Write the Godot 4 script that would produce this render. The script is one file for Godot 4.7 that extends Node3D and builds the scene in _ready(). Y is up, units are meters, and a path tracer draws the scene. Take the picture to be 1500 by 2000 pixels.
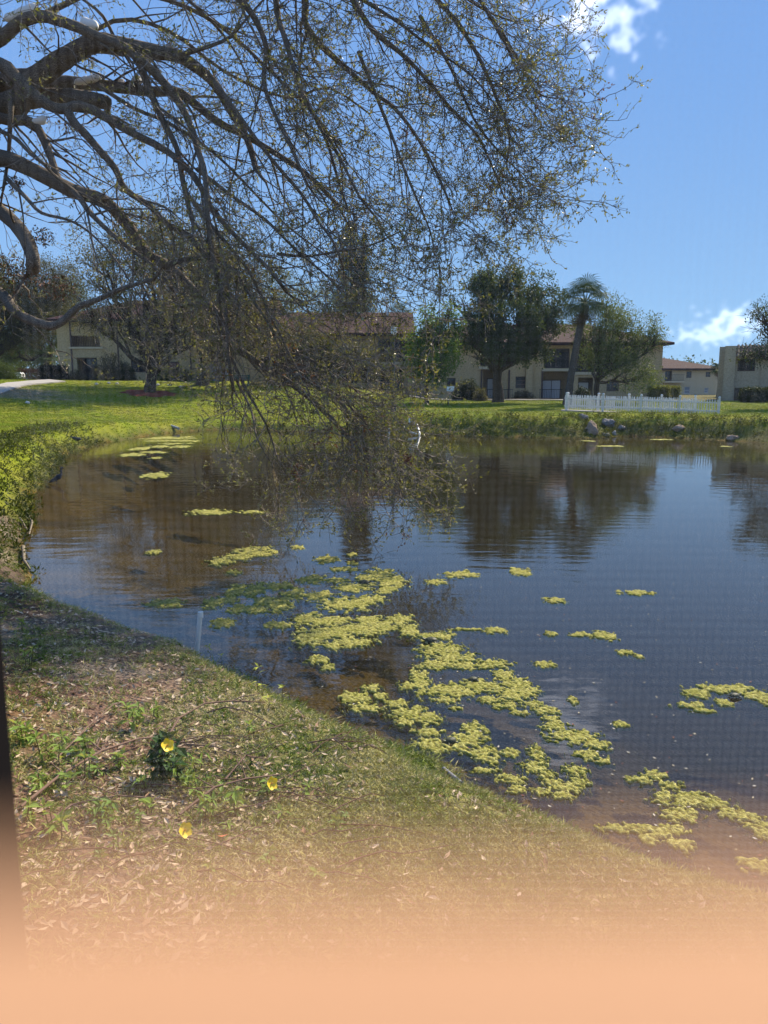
extends Node3D
# A pond in a housing complex, seen on a sunny winter noon through an insect screen, with a fingertip close under the lens.

const FOCAL := 1502.0                      # focal length of the photograph in its pixels
const EYE := Vector3(0, 2.5, 0)            # y = 0 is the water level
const PITCH := 0.1604

var rng := RandomNumberGenerator.new()
var shore := PackedVector2Array()
var sdf := PackedFloat32Array()
const SX0 := -36.0
const SZ0 := -64.0
const SC := 0.3
const SNX := 280
const SNZ := 220
var nz := FastNoiseLite.new()
var nz2 := FastNoiseLite.new()
var used_names := {}
var mats := {}

# ------------------------------------------------------------------ geometry helpers
func ray(px: float, py: float) -> Vector3:
	var a := (px - 750.0) / FOCAL
	var b := -(py - 1000.0) / FOCAL
	return Vector3(a, b * cos(PITCH) - sin(PITCH), -cos(PITCH) - b * sin(PITCH))

func level(px: float, py: float, h: float) -> Vector3:      # the point of that sight line at height h
	var r := ray(px, py)
	return EYE + r * ((h - EYE.y) / r.y)

func at(px: float, py: float, dist: float) -> Vector3:      # the point of that sight line at distance dist ahead
	var r := ray(px, py)
	return EYE + r * (dist / -r.z)

func on_ground(px: float, py: float) -> Vector3:
	var r := ray(px, py).normalized()
	var t := 1.0
	while t < 160.0:
		var p := EYE + r * t
		if p.y <= ground(p.x, p.z):
			var lo := t / 1.02 - 0.05
			var hi := t
			for i in 12:
				var m := (lo + hi) / 2
				var q := EYE + r * m
				if q.y <= ground(q.x, q.z):
					hi = m
				else:
					lo = m
			return EYE + r * hi
		t = t * 1.02 + 0.05
	return EYE + r * 160.0

func stand(px: float, dist: float) -> Vector3:              # ground point under that column at that distance
	var p := at(px, 800, dist)
	p.y = ground(p.x, p.z)
	return p

class MB:
	var v := PackedVector3Array()
	var n := PackedVector3Array()
	var c := PackedColorArray()
	var uv := PackedVector2Array()
	var ix := PackedInt32Array()
	var col := Color.WHITE
	func quad(a: Vector3, b: Vector3, d: Vector3, e: Vector3):   # corners run counterclockwise seen from outside
		var m := (b - a).cross(d - a).normalized()
		if m.length_squared() < 0.5:
			m = (d - a).cross(e - a).normalized()
		var k := v.size()
		v.append_array([a, b, d, e])
		n.append_array([m, m, m, m])
		c.append_array([col, col, col, col])
		uv.append_array([Vector2(0, 1), Vector2(1, 1), Vector2(1, 0), Vector2(0, 0)])
		ix.append_array([k, k + 2, k + 1, k, k + 3, k + 2])
	func tri(a: Vector3, b: Vector3, d: Vector3):
		var m := (b - a).cross(d - a).normalized()
		var k := v.size()
		v.append_array([a, b, d])
		n.append_array([m, m, m])
		c.append_array([col, col, col])
		uv.append_array([Vector2(0, 1), Vector2(1, 1), Vector2(1, 0)])
		ix.append_array([k, k + 2, k + 1])
	func box(lo: Vector3, hi: Vector3, t := Transform3D()):
		var p := []
		for i in 8:
			p.append(t * Vector3(hi.x if i & 1 else lo.x, hi.y if i & 2 else lo.y, hi.z if i & 4 else lo.z))
		quad(p[4], p[5], p[7], p[6])
		quad(p[1], p[0], p[2], p[3])
		quad(p[5], p[1], p[3], p[7])
		quad(p[0], p[4], p[6], p[2])
		quad(p[6], p[7], p[3], p[2])
		quad(p[0], p[1], p[5], p[4])
	func bevel_box(lo: Vector3, hi: Vector3, b: float, t := Transform3D()):   # a box whose top edges are chamfered
		box(lo, Vector3(hi.x, hi.y - b, hi.z), t)
		var a0 := [t * Vector3(lo.x, hi.y - b, hi.z), t * Vector3(hi.x, hi.y - b, hi.z), t * Vector3(hi.x, hi.y - b, lo.z), t * Vector3(lo.x, hi.y - b, lo.z)]
		var a1 := [t * Vector3(lo.x + b, hi.y, hi.z - b), t * Vector3(hi.x - b, hi.y, hi.z - b), t * Vector3(hi.x - b, hi.y, lo.z + b), t * Vector3(lo.x + b, hi.y, lo.z + b)]
		for i in 4:
			quad(a0[i], a0[(i + 1) % 4], a1[(i + 1) % 4], a1[i])
		quad(a1[0], a1[1], a1[2], a1[3])
	func tube(pts: PackedVector3Array, radii: PackedFloat32Array, sides: int, cap := true, knob := 0.0):
		var k := v.size()
		var count := pts.size()
		var u := Vector3.ZERO
		for j in count:
			var t := (pts[mini(j + 1, count - 1)] - pts[maxi(j - 1, 0)]).normalized()
			if j == 0:
				u = t.cross(Vector3(0.31, 0.2, 0.93) if absf(t.z) < 0.9 else Vector3.RIGHT).normalized()
			else:
				u = (u - t * u.dot(t)).normalized()
			var w := t.cross(u)
			for i in sides:
				var an := TAU * i / sides
				var o := u * cos(an) + w * sin(an)
				var r := radii[j]
				if knob > 0.0:
					r *= 1.0 + knob * sin(i * 2.7 + j * 1.9) * cos(j * 0.83 + i)
				v.append(pts[j] + o * r)
				n.append(o)
				c.append(col)
				uv.append(Vector2(float(i) / sides, j))
		for j in count - 1:
			for i in sides:
				var a := k + j * sides + i
				var b := k + j * sides + (i + 1) % sides
				ix.append_array([a, b + sides, b, a, a + sides, b + sides])
		if cap:
			for e in 2:
				var j := 0 if e == 0 else count - 1
				var m := v.size()
				var t := (pts[0] - pts[1]).normalized() if e == 0 else (pts[count - 1] - pts[count - 2]).normalized()
				v.append(pts[j])
				n.append(t)
				c.append(col)
				uv.append(Vector2.ZERO)
				for i in sides:
					v.append(v[k + j * sides + i])
					n.append(t)
					c.append(col)
					uv.append(Vector2.ZERO)
				for i in sides:
					if e == 0:
						ix.append_array([m, m + 1 + i, m + 1 + (i + 1) % sides])
					else:
						ix.append_array([m, m + 1 + (i + 1) % sides, m + 1 + i])
	func bar(a: Vector3, b: Vector3, r: float, sides := 6):
		tube(PackedVector3Array([a, b]), PackedFloat32Array([r, r]), sides)
	func lathe(profile: PackedVector2Array, sides: int, o := Vector3.ZERO):   # (radius, height) upwards
		var pts := PackedVector3Array()
		var rs := PackedFloat32Array()
		for p in profile:
			pts.append(o + Vector3(0, p.y, 0))
			rs.append(p.x)
		tube(pts, rs, sides)
	func leaf(p: Vector3, d: Vector3, side: Vector3, l: float, w: float, bend := 0.15):   # four triangles folded along the midrib
		var up := d.cross(side).normalized()
		var s := side.normalized() * w * 0.5
		var mid := p + d * l * 0.5 - up * l * 0.04
		var tip := p + d * l - up * l * bend
		var k := v.size()
		var m1 := (up + side.normalized() * 0.35).normalized()
		var m2 := (up - side.normalized() * 0.35).normalized()
		v.append_array([p, mid + s + up * w * 0.15, tip, mid, p, mid - s + up * w * 0.15, tip, mid])
		n.append_array([m2, m2, m2, m2, m1, m1, m1, m1])
		c.append_array([col, col, col, col, col, col, col, col])
		for i in 8:
			uv.append(Vector2.ZERO)
		ix.append_array([k, k + 1, k + 3, k + 1, k + 2, k + 3, k + 4, k + 7, k + 5, k + 5, k + 7, k + 6])
	func arrays() -> Array:
		var a := []
		a.resize(Mesh.ARRAY_MAX)
		a[Mesh.ARRAY_VERTEX] = v
		a[Mesh.ARRAY_NORMAL] = n
		a[Mesh.ARRAY_COLOR] = c
		a[Mesh.ARRAY_TEX_UV] = uv
		a[Mesh.ARRAY_INDEX] = ix
		return a
	func mesh(into: ArrayMesh = null) -> ArrayMesh:
		var m := into if into else ArrayMesh.new()
		m.add_surface_from_arrays(Mesh.PRIMITIVE_TRIANGLES, arrays())
		return m
	func smooth_mesh() -> ArrayMesh:
		var a := arrays()
		a[Mesh.ARRAY_NORMAL] = null
		var st := SurfaceTool.new()
		st.create_from_arrays(a)
		st.generate_normals()
		return st.commit()

# A smooth union of tapered capsules [a, b, radius at a, radius at b], meshed as surface nets.
func body_mesh(bones: Array, cell: float, k: float, tint := Color.WHITE) -> ArrayMesh:
	var lo := Vector3(1e9, 1e9, 1e9)
	var hi := -lo
	for b in bones:
		var r: float = maxf(b[2], b[3]) + k * 2.5 + cell * 2
		for e in 2:
			lo = lo.min(b[e] - Vector3(r, r, r))
			hi = hi.max(b[e] + Vector3(r, r, r))
	var nx := int((hi.x - lo.x) / cell) + 2
	var ny := int((hi.y - lo.y) / cell) + 2
	var nn := int((hi.z - lo.z) / cell) + 2
	var s := PackedFloat32Array()
	s.resize(nx * ny * nn)
	for b in bones:
		var a: Vector3 = b[0]
		var ab: Vector3 = b[1] - a
		var l2 := maxf(ab.length_squared(), 1e-12)
		var r0: float = b[2]
		var r1: float = b[3]
		var r := maxf(r0, r1) + k * 2.5 + cell
		var l3: Vector3 = (a.min(b[1]) - Vector3(r, r, r) - lo) / cell
		var h3: Vector3 = (a.max(b[1]) + Vector3(r, r, r) - lo) / cell
		for z in range(maxi(0, int(l3.z)), mini(nn, int(h3.z) + 1)):
			for y in range(maxi(0, int(l3.y)), mini(ny, int(h3.y) + 1)):
				for x in range(maxi(0, int(l3.x)), mini(nx, int(h3.x) + 1)):
					var q := lo + Vector3(x, y, z) * cell - a
					var t := clampf(q.dot(ab) / l2, 0.0, 1.0)
					var d := (q - ab * t).length() - lerpf(r0, r1, t)
					s[(z * ny + y) * nx + x] += exp(-d / k)
	var ids := {}
	var mb := MB.new()
	mb.col = tint
	var off := [0, 1, nx, nx + 1, nx * ny, nx * ny + 1, nx * ny + nx, nx * ny + nx + 1]
	for z in nn - 1:
		for y in ny - 1:
			for x in nx - 1:
				var i := (z * ny + y) * nx + x
				var any_in := false
				var any_out := false
				for o in off:
					if s[i + o] > 1.0:
						any_in = true
					else:
						any_out = true
				if not (any_in and any_out):
					continue
				var sum := Vector3.ZERO
				var cnt := 0
				for e in [[0, 1], [2, 3], [4, 5], [6, 7], [0, 2], [1, 3], [4, 6], [5, 7], [0, 4], [1, 5], [2, 6], [3, 7]]:
					var fa := log(maxf(s[i + off[e[0]]], 1e-9))
					var fb := log(maxf(s[i + off[e[1]]], 1e-9))
					if (fa > 0.0) != (fb > 0.0):
						var t := fa / (fa - fb)
						var pa := Vector3(e[0] & 1, (e[0] >> 1) & 1, e[0] >> 2)
						var pb := Vector3(e[1] & 1, (e[1] >> 1) & 1, e[1] >> 2)
						sum += pa.lerp(pb, t)
						cnt += 1
				ids[i] = mb.v.size()
				mb.v.append(lo + (Vector3(x, y, z) + sum / cnt) * cell)
				mb.n.append(Vector3.UP)
				mb.c.append(tint)
				mb.uv.append(Vector2.ZERO)
	for i in ids:
		var steps := [1, nx, nx * ny]
		for ax in 3:
			var j: int = i + steps[ax]
			var ins: bool = s[i] > 1.0
			if ins == (s[j] > 1.0):
				continue
			var s1: int = steps[(ax + 1) % 3]
			var s2: int = steps[(ax + 2) % 3]
			if not (ids.has(i - s1) and ids.has(i - s2) and ids.has(i - s1 - s2)):
				continue
			var q := [ids[i], ids[i - s1], ids[i - s1 - s2], ids[i - s2]]
			if ins:
				mb.ix.append_array([q[0], q[2], q[1], q[0], q[3], q[2]])
			else:
				mb.ix.append_array([q[0], q[1], q[2], q[0], q[2], q[3]])
	return mb.smooth_mesh()

# ------------------------------------------------------------------ scene helpers
func numbered(called: String) -> String:
	if not used_names.has(called):
		used_names[called] = 0
		return called
	used_names[called] += 1
	return "%s_%03d" % [called, used_names[called]]

func tag(o: Node, label := "", category := "", group := "", kind := ""):
	if label: o.set_meta("label", label)
	if category: o.set_meta("category", category)
	if group: o.set_meta("group", group)
	if kind: o.set_meta("kind", kind)

func thing(called: String, label: String, category: String, where := Vector3.ZERO, turn := 0.0, group := "") -> Node3D:
	var o := Node3D.new()
	o.name = numbered(called)
	add_child(o)
	o.position = where
	o.rotation.y = turn
	tag(o, label, category, group)
	return o

func part(called: String, m: Mesh, mat, parent: Node, where := Vector3.ZERO) -> MeshInstance3D:
	var o := MeshInstance3D.new()
	o.mesh = m
	if mat is Material:
		for i in m.get_surface_count():
			o.set_surface_override_material(i, mat)
	elif mat is Array:
		for i in mat.size():
			o.set_surface_override_material(i, mat[i])
	if parent == self:
		o.name = numbered(called)
	else:
		var k := 0
		var nm := called
		while parent.has_node(NodePath(nm)):
			k += 1
			nm = "%s_%03d" % [called, k]
		o.name = nm
	o.position = where
	parent.add_child(o, true)
	return o

func fast_part(called: String, index: int, m: Mesh, mat: Material, parent: Node, t: Transform3D) -> MeshInstance3D:
	var o := MeshInstance3D.new()
	o.mesh = m
	o.material_override = mat
	o.name = called if index == 0 else "%s_%03d" % [called, index]
	o.transform = t
	parent.add_child(o, true)
	return o

func copies(called: String, m: Mesh, mlist: Array, xf: Array, cols: Array, parent: Node) -> MultiMeshInstance3D:
	var mm := MultiMesh.new()
	mm.transform_format = MultiMesh.TRANSFORM_3D
	mm.use_colors = true
	mm.mesh = m
	for i in mlist.size():
		m.surface_set_material(i, mlist[i])
	mm.instance_count = xf.size()
	for i in xf.size():
		mm.set_instance_transform(i, xf[i])
		mm.set_instance_color(i, cols[i])
	var o := MultiMeshInstance3D.new()
	o.multimesh = mm
	o.name = numbered(called) if parent == self else called
	parent.add_child(o, true)
	o.set_meta("kind", "stuff")
	return o

func lin(r: float, g: float, b: float) -> Color:
	return Color(r, g, b).linear_to_srgb()

func mat(key: String, r: float, g: float, b: float, rough := 0.9, metal := 0.0) -> StandardMaterial3D:
	if mats.has(key):
		return mats[key]
	var m := StandardMaterial3D.new()
	m.resource_name = key
	m.albedo_color = lin(r, g, b)
	m.roughness = rough
	m.metallic = metal
	if rough > 0.75:
		m.metallic_specular = 0.15
	mats[key] = m
	return m

func noise_tex(seed_: int, freq: float, oct: int, stops: Array, size := 512, normal := 0.0) -> NoiseTexture2D:
	var f := FastNoiseLite.new()
	f.seed = seed_
	f.frequency = freq
	f.fractal_octaves = oct
	f.noise_type = FastNoiseLite.TYPE_SIMPLEX_SMOOTH
	var t := NoiseTexture2D.new()
	t.width = size
	t.height = size
	t.seamless = true
	t.noise = f
	if normal > 0.0:
		t.as_normal_map = true
		t.bump_strength = normal
	else:
		var g := Gradient.new()
		var offs := PackedFloat32Array()
		var cs := PackedColorArray()
		for s in stops:
			offs.append(s[0])
			cs.append(s[1])
		g.offsets = offs
		g.colors = cs
		t.color_ramp = g
	return t

func triplanar(m: StandardMaterial3D, tex: Texture2D, per_metre: float, world := true):
	m.albedo_texture = tex
	m.uv1_triplanar = true
	m.uv1_world_triplanar = world
	m.uv1_scale = Vector3.ONE * per_metre

func grey_tex(seed_: int, freq: float, lo: float, hi: float, size := 512, oct := 4) -> NoiseTexture2D:
	return noise_tex(seed_, freq, oct, [[0.15, Color(lo, lo, lo)], [0.5, Color((lo + hi) / 2, (lo + hi) / 2, (lo + hi) / 2)], [0.85, Color(hi, hi, hi)]], size)

func relief(m: StandardMaterial3D, tex: Texture2D, cm: float):
	m.heightmap_enabled = true
	m.heightmap_texture = tex
	m.heightmap_scale = cm

func rnd(a: float, b: float) -> float:
	return rng.randf_range(a, b)

func rvec() -> Vector3:
	return Vector3(rng.randf_range(-1, 1), rng.randf_range(-1, 1), rng.randf_range(-1, 1))

func rdir() -> Vector3:
	var q := rvec()
	while q.length_squared() > 1.0 or q.length_squared() < 0.01:
		q = rvec()
	return q.normalized()

func basis_from(dir: Vector3, roll: float, s: float) -> Basis:     # local y runs along dir
	var y := dir.normalized()
	var x := y.cross(Vector3(0.13, 0.2, 0.97) if absf(y.z) < 0.9 else Vector3.RIGHT).normalized()
	var z := x.cross(y)
	return Basis(x, y, z).rotated(y, roll).scaled(Vector3(s, s, s))

# ------------------------------------------------------------------ terrain
func shore_distance_exact(x: float, z: float) -> float:
	var p := Vector2(x, z)
	var best := 1e12
	var inside := false
	var k := shore.size()
	var j := k - 1
	for i in k:
		var a := shore[i]
		var b := shore[j]
		var ab := b - a
		var t := clampf((p - a).dot(ab) / ab.length_squared(), 0.0, 1.0)
		var d := p.distance_squared_to(a + ab * t)
		if d < best:
			best = d
		if (a.y > z) != (b.y > z) and x < (b.x - a.x) * (z - a.y) / (b.y - a.y) + a.x:
			inside = not inside
		j = i
	return -sqrt(best) if inside else sqrt(best)

func shore_distance(x: float, z: float) -> float:           # positive on land
	var fx := (x - SX0) / SC
	var fz := (z - SZ0) / SC
	var cx := clampf(fx, 0.0, SNX - 1.001)
	var cz := clampf(fz, 0.0, SNZ - 1.001)
	var ix := int(cx)
	var iz := int(cz)
	var u := cx - ix
	var w := cz - iz
	var i := iz * SNX + ix
	var d := lerpf(lerpf(sdf[i], sdf[i + 1], u), lerpf(sdf[i + SNX], sdf[i + SNX + 1], u), w)
	if cx != fx or cz != fz:
		var extra := Vector2(fx - cx, fz - cz).length() * SC
		d = d + extra if d > 0.0 else d
	return d + nz.get_noise_2d(x * 6.0, z * 6.0) * (0.10 if z > -14.0 else 0.22)

func ground(x: float, z: float) -> float:
	var d := shore_distance(x, z)
	if d < 0.0:
		var shallow := lerpf(0.24, lerpf(0.16, 0.45, smoothstep(-5.5, -7.5, x)), smoothstep(1.0, -1.0, x))
		return maxf(-1.3, d * shallow - 0.01) + nz2.get_noise_2d(x * 1.5, z * 1.5) * 0.04 * minf(1.0, -d)
	var near_h := 0.42 * smoothstep(0.0, 0.7, d) + 0.55 * smoothstep(0.2, 4.5, d)
	var left_h := 0.75 * smoothstep(0.0, 1.3, d) + 0.03 * d
	var far_left := 0.25 * smoothstep(0.0, 0.7, d) + minf(0.125 * d, 2.85)
	var far_right := 1.0 * smoothstep(-0.3, 2.4, d) + minf(0.016 * d, 0.42)
	var far_mix := smoothstep(6.0, -7.0, x)
	var far_h := lerpf(far_right, far_left, far_mix)
	var lf := smoothstep(-38.0, -50.0, z)
	var lh := lerpf(left_h, far_h, lf) if x < -6.0 else far_h
	var h := lerpf(lh, near_h, smoothstep(-15.0, -10.0, z))
	if x > 0.0 and z < -15.0:
		h = far_h
	return h + nz.get_noise_2d(x * 1.3, z * 1.3) * 0.05 * smoothstep(0.2, 1.5, d)

func ground_color(x: float, z: float, d: float) -> Color:
	var n1 := nz.get_noise_2d(x * 2.0 + 40.0, z * 2.0)
	var n2 := nz2.get_noise_2d(x * 7.0, z * 7.0 + 90.0)
	if d < 0.05:
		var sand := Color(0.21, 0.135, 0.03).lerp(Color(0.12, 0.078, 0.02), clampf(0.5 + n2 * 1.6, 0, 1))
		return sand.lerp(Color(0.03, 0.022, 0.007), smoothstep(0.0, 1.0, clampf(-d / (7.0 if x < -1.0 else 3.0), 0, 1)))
	var lawn := Color(0.215, 0.27, 0.016).lerp(Color(0.28, 0.29, 0.028), clampf(0.5 + n1 * 1.4, 0, 1))
	lawn = lawn.lerp(Color(0.25, 0.22, 0.06), clampf(n2 * 1.1, 0, 0.5))
	if z > -14.0:
		var wet := smoothstep(0.16, 0.03, d + n2 * 0.12)
		var dirt := Color(0.11, 0.078, 0.055).lerp(Color(0.24, 0.195, 0.15), clampf(0.5 + n2 * 1.5, 0, 1))
		dirt = dirt.lerp(Color(0.16, 0.075, 0.05), 0.75 * smoothstep(0.1, 0.5, n1) * smoothstep(-0.4, -2.0, x))
		var green := Color(0.18, 0.195, 0.03).lerp(Color(0.37, 0.32, 0.13), clampf(0.5 + n2, 0, 1))
		return green.lerp(dirt, litter(x, z)).lerp(Color(0.045, 0.035, 0.02), wet * 0.85)
	var bank := Color(0.10, 0.125, 0.018).lerp(Color(0.15, 0.13, 0.045), clampf(0.5 + n2 * 1.5, 0, 1))
	var edge := 1.9 if x > -2.0 else 0.7
	var c := bank.lerp(lawn, smoothstep(edge * 0.5, edge, d + n2 * 0.5))
	var s := Vector2((x + 26.0) / 5.0, (z + 52.0) / 4.0).length()
	c = c.lerp(Color(0.33, 0.27, 0.18), smoothstep(1.3, 0.4, s + n2 * 0.8))
	if z < -66.0 and x > -12.0:
		c = c.lerp(Color(0.13, 0.095, 0.055), 0.75)
	return c

func litter(x: float, z: float) -> float:                    # 1 where leaf litter lies, 0 where grass grows
	var n1 := nz.get_noise_2d(x * 5.0 + 11.0, z * 5.0)
	var s := smoothstep(0.25, -1.2, x + n1 * 1.1 - 0.25 * (z + 3.5))
	var sandy := smoothstep(0.7, 0.2, Vector2((x + 0.45) / 0.55, (z + 3.55) / 0.28).length() + n1)
	return clampf(maxf(s, sandy) + n1 * 0.5, 0.0, 1.0)

# ------------------------------------------------------------------ the scene
func _ready():
	rng.seed = 7
	nz.seed = 3
	nz.frequency = 0.1
	nz2.seed = 8
	nz2.frequency = 0.1
	# camera
	var cam := Camera3D.new()
	cam.name = "camera"
	cam.position = EYE
	cam.rotation.x = -PITCH
	var lens := CameraAttributesPhysical.new()
	lens.frustum_focal_length = 18.0
	lens.exposure_aperture = 18.0 / 2.1
	lens.frustum_focus_distance = 14.0
	lens.frustum_near = 0.001
	lens.frustum_far = 2500.0
	add_child(cam)
	cam.attributes = lens
	cam.current = true
	# sky and sun
	var sky_mat := ProceduralSkyMaterial.new()
	sky_mat.sky_top_color = Color(0.367, 0.522, 0.749)
	sky_mat.sky_horizon_color = Color(0.528, 0.682, 0.809)
	sky_mat.sky_curve = 0.14
	sky_mat.sky_energy_multiplier = 0.885
	sky_mat.ground_bottom_color = Color(0.25, 0.25, 0.2)
	sky_mat.ground_horizon_color = Color(0.5, 0.6, 0.65)
	sky_mat.sky_cover = cloud_cover()
	sky_mat.sun_angle_max = 20.0
	var env := Environment.new()
	env.background_mode = Environment.BG_SKY
	env.sky = Sky.new()
	env.sky.sky_material = sky_mat
	env.tonemap_mode = Environment.TONE_MAPPER_LINEAR
	env.tonemap_exposure = 2.1
	env.sdfgi_enabled = true
	env.ssao_enabled = true
	env.ssil_enabled = true
	env.fog_enabled = true
	env.fog_density = 0.0002
	env.fog_light_color = Color(0.72, 0.8, 0.9)
	var we := WorldEnvironment.new()
	we.name = "world_environment"
	we.environment = env
	add_child(we)
	var sun := DirectionalLight3D.new()
	sun.name = "sun"
	sun.light_energy = 1.6
	sun.light_color = Color(1.0, 0.95, 0.86)
	sun.light_angular_distance = 0.5
	sun.shadow_enabled = true
	sun.rotation = Vector3(deg_to_rad(-38.5), deg_to_rad(180.0 - 34.0), 0)
	add_child(sun)

	make_shore()
	make_terrain()
	make_water()
	make_buildings()
	make_far_trees()
	make_lawn_things()
	make_bank_things()
	make_big_tree()
	make_algae()
	make_animals()
	make_near_ground()
	make_window()
	make_hand()

func cloud_cover() -> ImageTexture:                          # clouds only, added to the clear sky; column 0 looks down -z
	var w := 2048
	var h := 1024
	var im := Image.create(w, h, false, Image.FORMAT_RGBA8)
	var f := FastNoiseLite.new()
	f.seed = 21
	f.frequency = 0.9
	f.fractal_octaves = 6
	f.fractal_gain = 0.6
	# each cloud: direction, half width and half height in radians, strength
	var list := [[ray(1165, -25), 0.05, 0.05, 0.85], [ray(1215, 40), 0.035, 0.03, 0.5], [ray(1440, 630), 0.05, 0.018, 0.55], [ray(1385, 655), 0.04, 0.012, 0.45], [ray(2300, 560), 0.2, 0.05, 0.7], [ray(-900, 400), 0.2, 0.06, 0.7],
		[Vector3(0.4, 0.5, 1), 0.3, 0.12, 0.7], [Vector3(-0.8, 0.35, 0.6), 0.3, 0.1, 0.7], [Vector3(1, 0.45, -0.1), 0.2, 0.09, 0.7]]
	for c in list:
		var d: Vector3 = c[0].normalized()
		var el0 := asin(d.y)
		var az0 := atan2(d.x, -d.z)
		var cw: float = c[1] * 2.2 / cos(el0)
		var ch: float = c[2] * 2.2
		var scale_: float = minf(c[1], c[2])
		for y in range(maxi(0, int((0.5 - (el0 + ch) / PI) * h)), mini(h / 2, int((0.5 - (el0 - ch) / PI) * h) + 1)):
			var el := (0.5 - (y + 0.5) / h) * PI
			for k in range(int((az0 - cw) / TAU * w), int((az0 + cw) / TAU * w) + 1):
				var x := posmod(k, w)
				var az := (k + 0.5) / w * TAU
				var u: float = (az - az0) * cos(el) / c[1]
				var v: float = (el - el0) / c[2]
				var nn := f.get_noise_2d(u * c[1] / scale_ + c[1] * 900.0, v * c[2] / scale_ * 1.3)
				var al: float = c[3] * smoothstep(0.15, 1.0, 1.0 - sqrt(u * u + v * v) * 0.85 + nn * 1.5)
				if al > 0.004:
					al = maxf(al, im.get_pixel(x, y).a)
					im.set_pixel(x, y, Color(0.85, 0.85, 0.88, al))
	return ImageTexture.create_from_image(im)

func make_shore():
	var px := [[1620, 868], [1500, 865], [1360, 857], [1276, 853], [1200, 852], [1136, 856], [1000, 853], [900, 851], [820, 849], [760, 848], [640, 845], [516, 840], [460, 838], [400, 840], [332, 845], [273, 854],
		[220, 862], [189, 866], [160, 878], [126, 890], [111, 909], [92, 932], [67, 970], [57, 1011], [44, 1042], [42, 1070], [54, 1112], [69, 1160], [141, 1192], [210, 1222], [255, 1238], [300, 1261],
		[384, 1293], [444, 1308], [522, 1360], [606, 1400], [670, 1432], [750, 1458], [830, 1494], [866, 1522], [910, 1552], [980, 1584], [1050, 1616], [1102, 1632], [1190, 1667], [1277, 1698], [1400, 1740], [1500, 1772]]
	var pts := PackedVector2Array()
	for p in px:
		var q := level(p[0], p[1], 0.0)
		pts.append(Vector2(q.x, q.z))
	pts.append_array([Vector2(5.0, -1.9), Vector2(12, -1.5), Vector2(34, -4), Vector2(38, -20), Vector2(34, -36)])
	var k := pts.size()
	for i in k:
		for s in 2:
			shore.append(pts[i].cubic_interpolate(pts[(i + 1) % k], pts[(i - 1 + k) % k], pts[(i + 2) % k], s / 2.0))
	sdf.resize(SNX * SNZ)
	for z in SNZ:
		for x in SNX:
			sdf[z * SNX + x] = shore_distance_exact(SX0 + x * SC, SZ0 + z * SC)

func graded(marks: Array) -> PackedFloat32Array:             # [from, to, step] runs
	var out := PackedFloat32Array()
	for m in marks:
		var v: float = m[0]
		while v < m[1] - 1e-4:
			out.append(v)
			v += m[2]
	out.append(marks[-1][1])
	return out

func make_terrain():
	var xs := graded([[-900, -180, 120], [-180, -60, 12], [-60, -20, 1.25], [-20, -8, 0.4], [-8, 7, 0.125], [7, 22, 0.375], [22, 50, 1.4], [50, 170, 12], [170, 890, 120]])
	var zs := graded([[-1400, -200, 150], [-200, -95, 7], [-95, -60, 1.0], [-60, -14, 0.3], [-14, 1, 0.125], [1, 21, 2], [21, 321, 100]])
	var mb := MB.new()
	var w := xs.size()
	for z in zs:
		for x in xs:
			var h := ground(x, z)
			if z > 1.0:
				h = minf(h, 1.05)
			mb.v.append(Vector3(x, h, z))
			mb.n.append(Vector3.UP)
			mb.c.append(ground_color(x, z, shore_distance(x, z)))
			mb.uv.append(Vector2(x, z))
	for j in zs.size() - 1:
		for i in w - 1:
			var a := j * w + i
			mb.ix.append_array([a, a + 1, a + w + 1, a, a + w + 1, a + w])
	var m := mat("ground", 1, 1, 1, 0.95)
	m.vertex_color_use_as_albedo = true
	triplanar(m, grey_tex(5, 0.045, 0.68, 1.0, 1024, 5), 0.55)
	relief(m, grey_tex(6, 0.06, 0.0, 1.0, 512, 5), 2.5)
	var o := part("ground", mb.smooth_mesh(), m, self)
	tag(o, "lawn, banks and pond bed sloping to the water", "ground", "", "structure")

func make_water():
	var mb := MB.new()
	mb.quad(Vector3(-30, 0, -0.5), Vector3(60, 0, -0.5), Vector3(60, 0, -60), Vector3(-30, 0, -60))
	var m := StandardMaterial3D.new()
	m.resource_name = "pond_water"
	m.transparency = BaseMaterial3D.TRANSPARENCY_ALPHA
	var c := lin(0.018, 0.014, 0.005)
	m.albedo_color = Color(c.r, c.g, c.b, 0.42)
	m.roughness = 0.02
	m.metallic_specular = 0.44
	m.normal_enabled = true
	m.normal_texture = noise_tex(31, 0.012, 4, [], 1024, 7.0)
	m.normal_scale = 0.06
	m.uv1_triplanar = true
	m.uv1_world_triplanar = true
	m.uv1_scale = Vector3(0.05, 0.05, 0.19)
	var o := part("water", mb.mesh(), m, self)
	tag(o, "still brown pond water with faint ripples", "water", "", "structure")

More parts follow.
